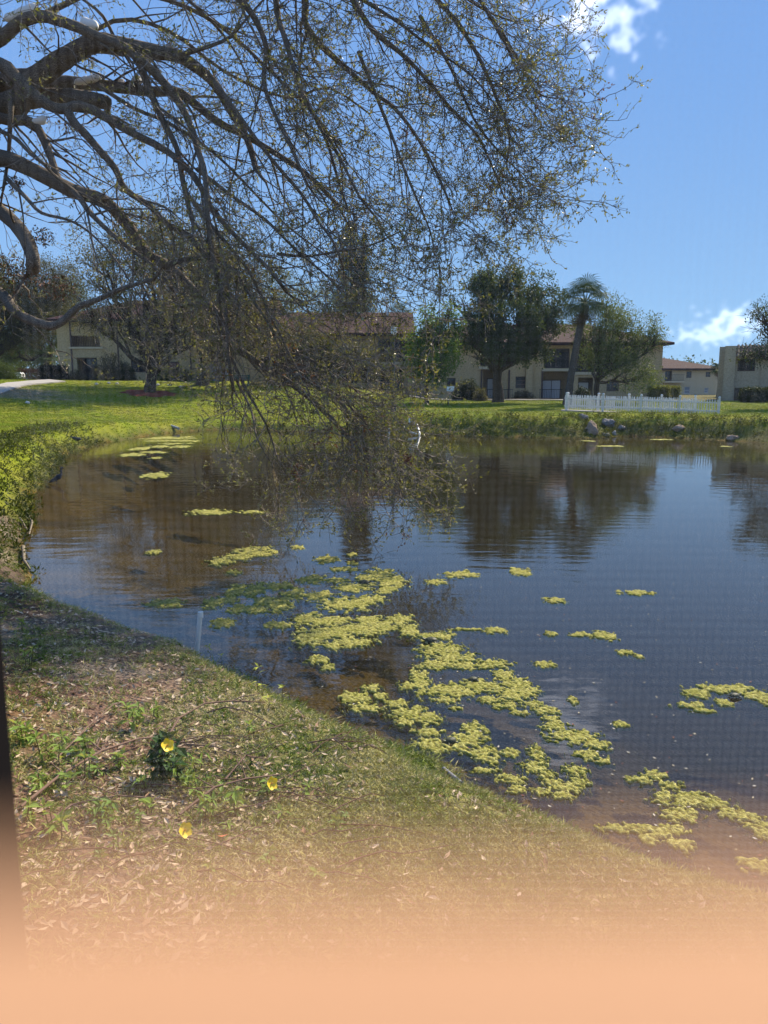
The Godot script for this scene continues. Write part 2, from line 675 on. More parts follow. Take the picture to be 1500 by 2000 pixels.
# ------------------------------------------------------------------ buildings
func cut_wall(mb: MB, lo: Vector3, hi: Vector3, holes: Array):   # a wall across z from lo to hi with holes [x0, y0, x1, y1]
	var xs := [lo.x, hi.x]
	for h in holes:
		xs.append_array([clampf(h[0], lo.x, hi.x), clampf(h[2], lo.x, hi.x)])
	xs.sort()
	for i in xs.size() - 1:
		if xs[i + 1] - xs[i] < 0.01:
			continue
		var mid: float = (xs[i] + xs[i + 1]) / 2
		var ys := []
		for h in holes:
			if h[0] < mid and h[2] > mid:
				ys.append([h[1], h[3]])
		ys.sort_custom(func(p, q): return p[0] < q[0])
		var y := lo.y
		for s in ys:
			if s[0] > y + 0.01:
				mb.box(Vector3(xs[i], y, lo.z), Vector3(xs[i + 1], s[0], hi.z))
			y = maxf(y, s[1])
		if hi.y > y + 0.01:
			mb.box(Vector3(xs[i], y, lo.z), Vector3(xs[i + 1], hi.y, hi.z))

func box_mesh(lo: Vector3, hi: Vector3) -> ArrayMesh:
	var mb := MB.new()
	mb.box(lo, hi)
	return mb.mesh()

func hip_roof(lo: Vector3, hi: Vector3, rise: float, left_hip: bool, right_hip: bool) -> ArrayMesh:   # eaves rectangle at lo.y
	var mb := MB.new()
	var d := (hi.z - lo.z) / 2
	var y := lo.y
	var r0 := Vector3(lo.x + (d if left_hip else 0.0), y + rise, lo.z + d)
	var r1 := Vector3(hi.x - (d if right_hip else 0.0), y + rise, lo.z + d)
	var a := Vector3(lo.x, y, hi.z)
	var b := Vector3(hi.x, y, hi.z)
	var c := Vector3(hi.x, y, lo.z)
	var e := Vector3(lo.x, y, lo.z)
	mb.quad(a, b, r1, r0)
	mb.quad(c, e, r0, r1)
	mb.tri(b, c, r1)
	mb.tri(e, a, r0)
	mb.box(Vector3(lo.x, y - 0.22, lo.z), Vector3(hi.x, y - 0.004, hi.z))
	return mb.mesh()

func window_part(b: Node3D, x0: float, y0: float, x1: float, y1: float, z: float, frame_mat: Material, pane_mat: Material, bars := 1, across := 0, called := "window"):
	var f := MB.new()
	var t := 0.07
	f.box(Vector3(x0, y0, z - 0.06), Vector3(x0 + t, y1, z))
	f.box(Vector3(x1 - t, y0, z - 0.06), Vector3(x1, y1, z))
	f.box(Vector3(x0 + t, y0, z - 0.06), Vector3(x1 - t, y0 + t, z))
	f.box(Vector3(x0 + t, y1 - t, z - 0.06), Vector3(x1 - t, y1, z))
	for i in bars:
		var x := lerpf(x0, x1, float(i + 1) / (bars + 1))
		f.box(Vector3(x - 0.03, y0 + t, z - 0.05), Vector3(x + 0.03, y1 - t, z - 0.005))
	for i in across:
		var y := lerpf(y0, y1, float(i + 1) / (across + 1))
		f.box(Vector3(x0 + t, y - 0.03, z - 0.055), Vector3(x1 - t, y + 0.03, z - 0.01))
	var w := part(called, f.mesh(), frame_mat, b)
	part("pane", box_mesh(Vector3(x0 + t * 0.5, y0 + t * 0.5, z - 0.04), Vector3(x1 - t * 0.5, y1 - t * 0.5, z - 0.03)), pane_mat, w)

func railing(b: Node3D, x0: float, x1: float, y: float, h: float, z: float, m: Material, gap := 0.16):
	var f := MB.new()
	f.box(Vector3(x0, y + h - 0.05, z - 0.05), Vector3(x1, y + h, z))
	f.box(Vector3(x0, y + 0.06, z - 0.045), Vector3(x1, y + 0.10, z - 0.005))
	var x := x0 + 0.04
	while x < x1:
		f.box(Vector3(x - 0.014, y + 0.10, z - 0.04), Vector3(x + 0.014, y + h - 0.05, z - 0.012))
		x += gap
	part("railing", f.mesh(), m, b)

func px_rect(o: Vector3, r: Array, dist: float) -> Array:      # pixel box [x0, y0, x1, y1] on a front at that distance, in its own metres
	var a := at(r[0], r[3], dist) - o
	var b := at(r[2], r[1], dist) - o
	return [a.x, a.y, b.x, b.y]

func make_buildings():
	var wall_m := mat("tan_stucco", 0.60, 0.44, 0.24, 0.95)
	triplanar(wall_m, grey_tex(40, 0.03, 0.82, 1.0), 0.4)
	var wall_g := mat("grey_stucco", 0.5, 0.41, 0.30, 0.95)
	triplanar(wall_g, grey_tex(41, 0.03, 0.82, 1.0), 0.4)
	var wall_b := mat("beige_stucco", 0.6, 0.49, 0.32, 0.95)
	triplanar(wall_b, grey_tex(44, 0.03, 0.85, 1.0), 0.4)
	var roof_m := mat("red_brown_shingle", 0.086, 0.045, 0.042, 0.9)
	var rt := grey_tex(42, 0.05, 0.6, 1.0)
	triplanar(roof_m, rt, 0.35)
	var brown := mat("brown_trim", 0.075, 0.042, 0.03, 0.7)
	var dark := mat("dark_glass", 0.012, 0.014, 0.018, 0.08)
	var redg := mat("window_with_red_blind", 0.11, 0.035, 0.03, 0.35)
	var screen := mat("dark_screen", 0.012, 0.012, 0.013, 0.7)
	var black := mat("black_iron", 0.016, 0.016, 0.017, 0.5)
	var cream := mat("cream_trim", 0.55, 0.45, 0.3, 0.8)
	var white := mat("white_door", 0.55, 0.53, 0.5, 0.6)
	var curtain := mat("pale_curtain_glass", 0.34, 0.34, 0.36, 0.25)
	var grey := mat("grey_metal", 0.22, 0.23, 0.24, 0.6)

	# left wing
	var dist := 74.0
	var o := at(116, 747, dist)
	var b := thing("apartment_building", "long tan two storey apartment building behind the bare trees left of the lamp", "building", o)
	var wdt: float = at(530, 747, dist).x - o.x
	var hole := func(r): return px_rect(o, r, dist)
	var h1: Array = hole.call([152, 698, 188, 746])
	var h2: Array = hole.call([256, 702, 282, 727])
	var h3: Array = hole.call([328, 706, 350, 730])
	var h4: Array = hole.call([408, 711, 446, 746])
	var h5: Array = hole.call([138, 655, 194, 677])
	var h6: Array = hole.call([262, 650, 290, 674])
	var h7: Array = hole.call([330, 650, 356, 674])
	var h8: Array = hole.call([398, 650, 452, 677])
	var w := MB.new()
	cut_wall(w, Vector3(0, -1.5, -0.3), Vector3(wdt, 5.6, 0), [h1, h2, h3, h4, h5, h6, h7, h8])
	w.box(Vector3(0, -1.5, -11), Vector3(wdt, 5.6, -1.7))
	w.box(Vector3(0, -1.5, -1.7), Vector3(0.3, 5.6, -0.3))
	w.box(Vector3(wdt - 0.3, -1.5, -1.7), Vector3(wdt, 5.6, -0.3))
	w.box(Vector3(0.3, 2.7, -1.7), Vector3(wdt - 0.3, 2.95, -0.3))
	part("wall", w.mesh(), wall_m, b)
	part("roof", hip_roof(Vector3(-0.7, 5.85, -11.7), Vector3(wdt + 0.3, 5.85, 0.7), 2.3, true, false), roof_m, b)
	part("balcony_ledge", box_mesh(Vector3(h5[0] - 0.2, h5[1] - 0.18, -0.01), Vector3(h5[2] + 0.3, h5[1] - 0.02, 0.12)), cream, b)
	railing(b, h5[0], h5[2], h5[1], 0.95, -0.05, brown)
	window_part(b, h2[0], h2[1], h2[2], h2[3], -0.08, brown, dark)
	window_part(b, h3[0], h3[1], h3[2], h3[3], -0.08, brown, redg, 0, 1)
	window_part(b, h6[0], h6[1], h6[2], h6[3], -0.08, brown, dark)
	window_part(b, h7[0], h7[1], h7[2], h7[3], -0.08, brown, dark)
	window_part(b, h4[0], h4[1], h4[2], h4[3], -0.1, brown, curtain, 1, 0, "sliding_door")
	window_part(b, h8[0], h8[1], h8[2], h8[3], -0.1, brown, screen, 2, 0, "screened_balcony")
	window_part(b, h1[0], h1[1], h1[2], h1[3], -1.2, brown, dark, 1, 0, "patio_door")
	for px in [140, 231, 372]:
		var p: Vector3 = at(px, 700, dist) - o
		part("downspout", box_mesh(Vector3(p.x - 0.06, 0, 0.003), Vector3(p.x + 0.06, 5.6, 0.11)), brown, b)
	var rl: Array = hole.call([382, 738, 462, 758])
	railing(b, rl[0], rl[2], -0.3, 1.0, 2.0, black)

	# middle wing
	dist = 78.0
	o = at(530, 762, dist)
	b = thing("apartment_building", "middle apartment wing with the tall red brown roof and dark screened balcony behind the lamp", "building", o)
	wdt = at(806, 762, dist).x - o.x
	hole = func(r): return px_rect(o, r, dist)
	var eave: float = (at(700, 656, dist) - o).y
	h1 = hole.call([738, 661, 802, 706])
	h2 = hole.call([612, 700, 634, 726])
	h3 = hole.call([672, 722, 694, 748])
	h4 = hole.call([540, 665, 590, 704])
	h5 = hole.call([740, 720, 790, 762])
	w = MB.new()
	cut_wall(w, Vector3(0, -2.0, -0.3), Vector3(wdt, eave, 0), [h1, h2, h3, h4, h5])
	w.box(Vector3(0, -2, -12), Vector3(wdt, eave, -1.7))
	w.box(Vector3(0, -2, -1.7), Vector3(0.3, eave, -0.3))
	w.box(Vector3(wdt - 0.3, -2, -1.7), Vector3(wdt, eave, -0.3))
	part("wall", w.mesh(), wall_m, b)
	part("roof", hip_roof(Vector3(-1.0, eave + 0.25, -12.8), Vector3(wdt + 0.2, eave + 0.25, 0.8), 2.6, false, false), roof_m, b)
	part("balcony_ledge", box_mesh(Vector3(h1[0] - 0.2, h1[1] - 0.3, -0.01), Vector3(h1[2] + 0.2, h1[1] - 0.02, 0.15)), cream, b)
	window_part(b, h1[0], h1[1], h1[2], h1[3], -0.1, brown, screen, 3, 1, "screened_balcony")
	window_part(b, h4[0], h4[1], h4[2], h4[3], -0.1, brown, screen, 2, 0, "screened_balcony")
	window_part(b, h2[0], h2[1], h2[2], h2[3], -0.08, brown, dark, 0, 1)
	window_part(b, h3[0], h3[1], h3[2], h3[3], -0.08, brown, dark, 0, 1)
	window_part(b, h5[0], h5[1], h5[2], h5[3], -1.2, brown, dark, 1, 0, "patio_door")
	for q in [[672, 609, 0.25], [700, 610, 0.2], [757, 611, 0.35]]:
		var p2: Vector3 = at(q[0], q[1] + 6, dist + 5.0) - o
		var vm := MB.new()
		vm.lathe(PackedVector2Array([Vector2(0.1, -0.7), Vector2(0.1, 0.15), Vector2(0.22, 0.18), Vector2(0.18, 0.4)]), 8, p2)
		part("roof_vent", vm.mesh(), white, b)

	# right wing
	dist = 76.0
	o = at(796, 781, dist)
	b = thing("apartment_building", "right apartment wing with sliding glass doors behind the big dark oak and the palm", "building", o)
	wdt = at(1290, 781, dist).x - o.x
	hole = func(r): return px_rect(o, r, dist)
	eave = (at(1000, 674, dist) - o).y
	h1 = hole.call([943, 720, 967, 779])
	h2 = hole.call([938, 675, 968, 715])
	h3 = hole.call([1007, 735, 1028, 758])
	h4 = hole.call([1059, 724, 1112, 779])
	h5 = hole.call([1062, 680, 1114, 719])
	h6 = hole.call([850, 738, 867, 753])
	h7 = hole.call([873, 738, 890, 753])
	h8 = hole.call([1128, 737, 1160, 781])
	var h9: Array = hole.call([1185, 745, 1210, 764])
	var h10: Array = hole.call([1124, 682, 1170, 726])
	w = MB.new()
	cut_wall(w, Vector3(0, -2.0, -0.3), Vector3(wdt, eave, 0), [h1, h2, h3, h4, h5, h6, h7, h8, h9, h10])
	w.box(Vector3(0, -2, -12), Vector3(wdt, eave, -1.7))
	w.box(Vector3(0, -2, -1.7), Vector3(0.3, eave, -0.3))
	w.box(Vector3(wdt - 0.3, -2, -1.7), Vector3(wdt, eave, -0.3))
	for px in [975, 1033]:
		var p: Vector3 = at(px, 720, dist) - o
		w.box(Vector3(p.x - 0.3, -2, 0), Vector3(p.x + 0.3, eave - 0.3, 0.35))
	part("wall", w.mesh(), wall_m, b)
	part("roof", hip_roof(Vector3(-0.4, eave + 0.25, -12.8), Vector3(wdt + 0.8, eave + 0.25, 0.8), 2.2, true, true), roof_m, b)
	for hh in [h2, h5, h10]:
		part("balcony_ledge", box_mesh(Vector3(hh[0] - 0.15, hh[1] - 0.28, -0.01), Vector3(hh[2] + 0.15, hh[1] - 0.02, 0.14)), cream, b)
		window_part(b, hh[0], hh[1], hh[2], hh[3], -0.25, brown, screen, 1, 0, "screened_balcony")
		railing(b, hh[0], hh[2], hh[1], 0.95, -0.03, black)
	window_part(b, h1[0] + 0.5, h1[1], h1[2], h1[3] - 0.9, -0.9, brown, white, 0, 0, "white_patio_door")
	window_part(b, h3[0], h3[1], h3[2], h3[3], -0.08, brown, dark, 0, 2)
	window_part(b, h4[0] + 0.1, h4[1], h4[2] - 0.6, h4[3] - 0.85, -0.7, brown, curtain, 1, 0, "sliding_door")
	window_part(b, h6[0], h6[1], h6[2], h6[3], -0.08, brown, dark, 0, 1)
	window_part(b, h7[0], h7[1], h7[2], h7[3], -0.08, brown, dark, 0, 1)
	window_part(b, h8[0] + 0.2, h8[1], h8[2] - 0.2, h8[3] - 0.4, -0.8, brown, white, 0, 0, "white_patio_door")
	window_part(b, h9[0], h9[1], h9[2], h9[3], -0.08, brown, dark, 1, 0)
	for px in [941, 995, 1060]:
		var p: Vector3 = at(px, 720, dist) - o
		part("downspout", box_mesh(Vector3(p.x - 0.07, 0, 0.003), Vector3(p.x + 0.07, 2.9, 0.13)), brown, b)
	for rr in [[793, 753, 812, 770], [946, 758, 964, 779], [978, 757, 1000, 779], [1050, 760, 1095, 779]]:
		var q: Array = hole.call(rr)
		railing(b, q[0], q[2], 0.05, 1.0, 0.9, black)

	# far building on the right
	dist = 122.0
	o = at(1215, 775, dist)
	b = thing("apartment_building", "small far apartment building with hipped brown roof beyond the white picket railings", "building", o)
	wdt = at(1402, 775, dist).x - o.x
	hole = func(r): return px_rect(o, r, dist)
	eave = (at(1350, 723, dist) - o).y
	h1 = hole.call([1299, 724, 1314, 744])
	h2 = hole.call([1341, 725, 1352, 738])
	h3 = hole.call([1379, 726, 1389, 736])
	h4 = hole.call([1337, 755, 1349, 769])
	h5 = hole.call([1376, 757, 1385, 767])
	h6 = hole.call([1290, 754, 1312, 772])
	w = MB.new()
	cut_wall(w, Vector3(0, -2.5, -0.3), Vector3(wdt, eave, 0), [h1, h2, h3, h4, h5, h6])
	w.box(Vector3(0, -2.5, -14), Vector3(wdt, eave, -1.9))
	w.box(Vector3(wdt - 0.3, -2.5, -1.9), Vector3(wdt, eave, -0.3))
	w.box(Vector3(0, -2.5, -1.9), Vector3(0.3, eave, -0.3))
	part("wall", w.mesh(), wall_b, b)
	var rise: float = (at(1350, 700, dist + 7) - at(1350, 722, dist)).y
	part("roof", hip_roof(Vector3(-0.8, eave + 0.3, -14.8), Vector3(wdt + 0.8, eave + 0.3, 0.8), rise, true, true), roof_m, b)
	part("balcony", box_mesh(Vector3(h1[0] - 0.3, h1[1] - 0.25, 0.002), Vector3(h1[2] + 1.5, h1[1], 1.2)), cream, b)
	railing(b, h1[0] - 0.3, h1[2] + 1.5, h1[1], 1.0, 1.2, black)
	for hh in [h2, h3]:
		window_part(b, hh[0], hh[1], hh[2], hh[3], -0.08, brown, dark, 0, 1)
	for hh in [h4, h5]:
		window_part(b, hh[0], hh[1], hh[2], hh[3], -0.08, white, grey, 0, 1)
	window_part(b, h1[0], h1[1], h1[2], h1[3], -0.5, brown, dark, 1, 0, "balcony_door")
	window_part(b, h6[0], h6[1], h6[2], h6[3], -0.5, brown, dark, 1, 0, "patio_door")

	# near right building
	dist = 66.0
	o = at(1398, 800, dist)
	b = thing("apartment_building", "grey stucco building with a flat parapet at the right edge beside the railings", "building", o)
	b.rotation.y = -0.42
	wdt = (at(1640, 800, dist).x - o.x) * 0.91
	hole = func(r):
		var q := px_rect(o, r, dist)
		return [q[0] * 0.91, q[1], q[2] * 0.91, q[3]]
	eave = (at(1420, 676, dist) - o).y
	h1 = hole.call([1441, 693, 1477, 725])
	h2 = hole.call([1434, 757, 1472, 782])
	h3 = hole.call([1540, 693, 1580, 725])
	h4 = hole.call([1540, 757, 1580, 782])
	var xl: float = (at(1416, 700, dist) - o).x * 0.91
	var xr: float = (at(1438, 700, dist) - o).x * 0.91
	w = MB.new()
	cut_wall(w, Vector3(xr, -1.5, -0.3), Vector3(wdt, eave - 0.75, 0), [h1, h2, h3, h4])
	w.box(Vector3(0, -1.5, -11), Vector3(wdt, eave - 0.8, -1.5))
	w.box(Vector3(xl, -1.5, -1.5), Vector3(xr, eave, 0.45))
	w.box(Vector3(0, -1.5, -1.5), Vector3(xl, eave, -0.9))
	w.box(Vector3(wdt - 0.3, -1.5, -1.5), Vector3(wdt, eave - 0.75, -0.3))
	part("wall", w.mesh(), wall_g, b)
	var tile_m := mat("clay_tile", 0.26, 0.19, 0.13, 0.85)
	var tm := MB.new()
	tm.quad(Vector3(xr, eave - 0.95, 0.55), Vector3(wdt, eave - 0.95, 0.55), Vector3(wdt, eave + 0.05, -0.7), Vector3(xr, eave + 0.05, -0.7))
	tm.box(Vector3(xr, eave - 1.05, -0.05), Vector3(wdt, eave - 0.96, 0.5))
	var tiles := part("tile_roof", tm.mesh(), tile_m, b)
	var roll := MB.new()
	for r in 3:
		var f0 := r / 3.0
		var p0 := Vector3(0, lerpf(eave - 0.95, eave + 0.05, f0) + 0.05, lerpf(0.6, -0.7, f0))
		var p1 := Vector3(0, lerpf(eave - 0.95, eave + 0.05, f0 + 0.34) + 0.03, lerpf(0.6, -0.7, f0 + 0.34))
		roll = MB.new()
		roll.tube(PackedVector3Array([p0, p1]), PackedFloat32Array([0.12, 0.1]), 7)
		var tile_mesh := roll.mesh()
		var x := xr + 0.15
		var k := 0
		while x < wdt - 0.1:
			fast_part("roof_tile", r * 100 + k, tile_mesh, tile_m, tiles, Transform3D(Basis(), Vector3(x, 0, 0)))
			x += 0.3
			k += 1
	window_part(b, h1[0], h1[1], h1[2], h1[3], -0.1, brown, screen, 1, 0, "screened_balcony")
	window_part(b, h2[0], h2[1], h2[2], h2[3], -0.1, brown, dark, 2, 0)
	window_part(b, h3[0], h3[1], h3[2], h3[3], -0.1, brown, screen, 1, 0, "screened_balcony")
	window_part(b, h4[0], h4[1], h4[2], h4[3], -0.1, brown, dark, 2, 0)
	part("window_sill", box_mesh(Vector3(h2[0] - 0.1, h2[1] - 0.14, 0.002), Vector3(h2[2] + 0.1, h2[1] - 0.02, 0.1)), cream, b)
	part("downspout", box_mesh(Vector3(h2[2] + 0.5, 0, 0.003), Vector3(h2[2] + 0.62, eave - 1.1, 0.1)), wall_g, b)

# ------------------------------------------------------------------ plants
func leaf_mat(key: String, rough := 0.55, back := 0.5) -> StandardMaterial3D:
	if mats.has(key):
		return mats[key]
	var m := mat(key, 1, 1, 1, rough)
	m.vertex_color_use_as_albedo = true
	m.metallic_specular = 0.5 if rough < 0.3 else 0.22
	m.backlight_enabled = true
	m.backlight = Color(back, back, back * 0.45)
	return m

func clump_mesh(count: int, spread: float, l: float, w: float) -> ArrayMesh:
	var mb := MB.new()
	for i in count:
		var d := rdir()
		var p := d * spread * pow(rng.randf(), 0.5)
		var s := rnd(0.75, 1.1)
		mb.col = Color(s, s * rnd(0.92, 1.06), s * rnd(0.8, 1.1))
		var dir := (d + rdir() * 0.9).normalized()
		mb.leaf(p, dir, dir.cross(rdir()).normalized(), l * rnd(0.7, 1.25), w * rnd(0.8, 1.2))
	return mb.mesh()

var bark_grey: StandardMaterial3D
var clumps := []

func bark(key: String, r: float, g: float, b: float) -> StandardMaterial3D:
	if mats.has(key):
		return mats[key]
	var m := mat(key, r, g, b, 0.95)
	if not mats.has("bark_tex_holder"):
		var holder := mat("bark_tex_holder", 1, 1, 1)
		holder.albedo_texture = grey_tex(60, 0.05, 0.45, 1.0, 256, 4)
	triplanar(m, mats["bark_tex_holder"].albedo_texture, 1.3, false)
	m.uv1_scale = Vector3(2.2, 0.7, 2.2)
	relief(m, mats["bark_tex_holder"].albedo_texture, 1.5)
	return m

func wander(a: Vector3, b: Vector3, n: int, amt: float) -> PackedVector3Array:
	var out := PackedVector3Array()
	var l := (b - a).length() * amt
	for i in n + 1:
		var t := float(i) / n
		out.append(a.lerp(b, t) + (rvec() * l * sin(t * PI) if i > 0 and i < n else Vector3.ZERO))
	return out

func taper(n: int, r0: float, r1: float) -> PackedFloat32Array:
	var out := PackedFloat32Array()
	for i in n:
		out.append(lerpf(r0, r1, float(i) / (n - 1)))
	return out

# lobes: [px, py, half width px, half height px, metres behind the trunk]; cols: two leaf colours
func far_tree(called: String, label: String, base_px: float, dist: float, trunk_px: float, fork_py: float, lobes: Array, cols: Array, per_m3: float, gap := 0.0, twiggy := 0.0, group := "", lean := 0.0, bark_m: Material = null):
	var base := stand(base_px, dist)
	var t := thing(called, label, "tree", base, 0.0, group)
	var s := dist / FOCAL
	var fork := at(base_px + lean, fork_py, dist) - base
	var r0 := trunk_px * 0.5 * s
	var mb := MB.new()
	var tp := wander(Vector3(0, -0.3, 0), fork, 5, 0.03)
	mb.tube(tp, PackedFloat32Array([r0 * 1.35, r0 * 1.02, r0 * 0.92, r0 * 0.86, r0 * 0.82, r0 * 0.8]), 9, true, 0.06)
	var xf := []
	var cl := []
	var noise := FastNoiseLite.new()
	noise.seed = int(base_px)
	noise.frequency = 0.55
	noise.fractal_octaves = 2
	for lb in lobes:
		var c: Vector3 = at(lb[0], lb[1], dist + lb[4]) - base
		var k: float = (dist + lb[4]) / FOCAL
		var e := Vector3(lb[2] * k, lb[3] * k, (lb[2] + lb[3]) * 0.5 * k)
		# limbs
		var start := fork.lerp(tp[3], rng.randf() * 0.5)
		var low := c - Vector3(0, e.y * 0.3, 0)
		var lp := wander(start, low, 5, 0.07)
		mb.tube(lp, taper(6, r0 * 0.5, r0 * 0.18), 6, true, 0.05)
		for j in int(7 + twiggy * 10):
			var d := rdir()
			d.y = d.y * 0.8 + 0.15
			var to := c + d * e * rnd(0.5, 0.95)
			var from := lp[rng.randi_range(2, 5)]
			var bp := wander(from, to, 4, 0.09)
			mb.tube(bp, taper(5, r0 * 0.16 + 0.012, 0.012), 4, false)
			for q in int(3 + twiggy * 6):
				var f2 := bp[rng.randi_range(1, 4)]
				mb.tube(wander(f2, f2 + (d + rdir()).normalized() * rnd(0.5, 1.5) * (0.6 + e.y * 0.15), 2, 0.12), taper(3, 0.016, 0.007), 3, false)
		# leaf clumps
		var vol := 4.19 * e.x * e.y * e.z
		for i in int(vol * per_m3):
			var d := rdir()
			var q := d * pow(rng.randf(), 0.42)
			var p := c + q * e
			var nv := noise.get_noise_3dv(p + base)
			if nv < gap - 0.55 + q.length() * 0.45:
				continue
			var cc: Color = cols[0].lerp(cols[1], clampf(0.5 + nv * 0.9 + rnd(-0.4, 0.4), 0, 1))
			xf.append(Transform3D(basis_from(rdir(), rng.randf() * TAU, rnd(0.7, 1.25)), p))
			cl.append(cc)
	part("trunk", mb.mesh(), bark_m if bark_m else bark("oak_bark", 0.12, 0.095, 0.075), t)
	copies("crown", clumps[rng.randi_range(0, 2)].duplicate(), [leaf_mat("tree_leaf", 0.55, 0.8)], xf, cl, t)

func palm_frond_mesh(l: float, droop: float) -> ArrayMesh:        # a costapalmate fan
	var mb := MB.new()
	var stalk := PackedVector3Array()
	for i in 5:
		var t := i / 4.0
		stalk.append(Vector3(0, t * l * 0.5 - droop * t * t * l * 0.25, t * l * 0.35))
	mb.col = Color(0.8, 0.9, 0.6)
	mb.tube(stalk, taper(5, 0.03, 0.02), 4)
	var hub := stalk[4]
	var dir := (stalk[4] - stalk[3]).normalized()
	var side := Vector3.RIGHT
	var up := side.cross(dir)
	for i in 20:
		var an := lerpf(-1.75, 1.75, i / 19.0)
		var d := (dir * cos(an) + side * sin(an)).normalized()
		var s := rnd(0.8, 1.1)
		mb.col = Color(s, s, s)
		var ll := l * (0.62 - 0.14 * absf(an) / 1.75) * rnd(0.9, 1.1)
		var mid := hub + d * ll * 0.55 + up * 0.03
		var tip := hub + d * ll - Vector3(0, ll * (0.25 + droop * 0.35), 0)
		var w := d.cross(up).normalized() * 0.03
		mb.quad(hub - w * 0.3, hub + w * 0.3, mid + w, mid - w)
		mb.tri(mid - w, mid + w, tip)
	return mb.mesh()

func palm(label: String, base: Vector3, top: Vector3, r: float, l: float, count: int, dead: int):
	var t := thing("palm_tree", label, "palm", base)
	var mb := MB.new()
	var h := top - base
	var pts := PackedVector3Array()
	var rs := PackedFloat32Array()
	for i in 26:
		var f := i / 25.0
		pts.append(Vector3(h.x * (f * 0.6 + 0.4 * f * f), h.y * f - 0.2, h.z * f))
		rs.append(r * ((1.25 - 0.35 * minf(f * 4, 1.0)) + (0.05 if i % 2 else 0.0) + (0.25 * smoothstep(0.8, 0.97, f))))
	mb.tube(pts, rs, 10, true, 0.05)
	part("trunk", mb.mesh(), bark("palm_bark", 0.155, 0.135, 0.115), t)
	var ms := [palm_frond_mesh(l, 0.4), palm_frond_mesh(l, 0.7), palm_frond_mesh(l * 0.9, 1.0)]
	var green := [mat("palm_green", 0.075, 0.105, 0.038, 0.8), mat("palm_pale_green", 0.085, 0.11, 0.045, 0.8)]
	for g in green:
		g.vertex_color_use_as_albedo = true
		g.metallic_specular = 0.2
		g.backlight_enabled = true
		g.backlight = Color(0.4, 0.45, 0.2)
	var brown := mat("dead_frond", 0.10, 0.07, 0.04, 0.8)
	brown.vertex_color_use_as_albedo = true
	for i in count:
		var el := lerpf(1.25, -0.35, pow(float(i) / count, 0.8))
		var az := i * 2.4
		var m := Basis(Vector3.UP, az) * Basis(Vector3.RIGHT, 0.75 - el)
		fast_part("frond", i, ms[rng.randi_range(0, 2)], green[i % 2], t, Transform3D(m.scaled(Vector3.ONE * rnd(0.85, 1.1)), h + Vector3(0, -0.1, 0)))
	for i in dead:
		var az := rnd(-0.6, 1.6) + (PI if i % 5 == 0 else 0.0)
		var m := Basis(Vector3.UP, PI / 2 - az) * Basis(Vector3.RIGHT, 2.25 + rnd(-0.25, 0.3))
		fast_part("dead_frond", i, ms[2], brown, t, Transform3D(m.scaled(Vector3.ONE * rnd(0.75, 1.0)), h + Vector3(0, -0.25, 0)))

func bush(called: String, label: String, category: String, c: Vector3, e: Vector3, cols: Array, count: int, boxy := false, twiggy := false, group := "", clump := 3):
	var t := thing(called, label, category, c, 0.0, group)
	var xf := []
	var cl := []
	for i in count:
		var p: Vector3
		if boxy:
			p = rvec()
			var ax := rng.randi_range(0, 2)
			p[ax] = signf(p[ax]) * rnd(0.85, 1.0)
			p.y = absf(p.y)
		else:
			p = rdir() * pow(rng.randf(), 0.35)
			p.y = absf(p.y) if p.y > -0.25 else -p.y
			p *= 1.0 + 0.25 * nz.get_noise_3dv(p * 14.0 + c * 5.0)
		cl.append(cols[0].lerp(cols[1], rng.randf()))
		xf.append(Transform3D(basis_from(rdir(), rng.randf() * TAU, rnd(0.6, 1.1)), p * e))
	copies("foliage", clumps[clump].duplicate(), [leaf_mat("tree_leaf", 0.55, 0.8)], xf, cl, t)
	var mb := MB.new()
	for i in (40 if twiggy else 7):
		var d := rdir()
		d.y = absf(d.y) + 0.3
		mb.tube(wander(Vector3(rnd(-0.3, 0.3) * e.x, -0.15, rnd(-0.3, 0.3) * e.z), d.normalized() * e * rnd(0.7, 1.1), 3, 0.08), taper(4, 0.03, 0.008), 4, false)
	part("stem", mb.mesh(), bark("oak_bark", 0.12, 0.095, 0.075), t)

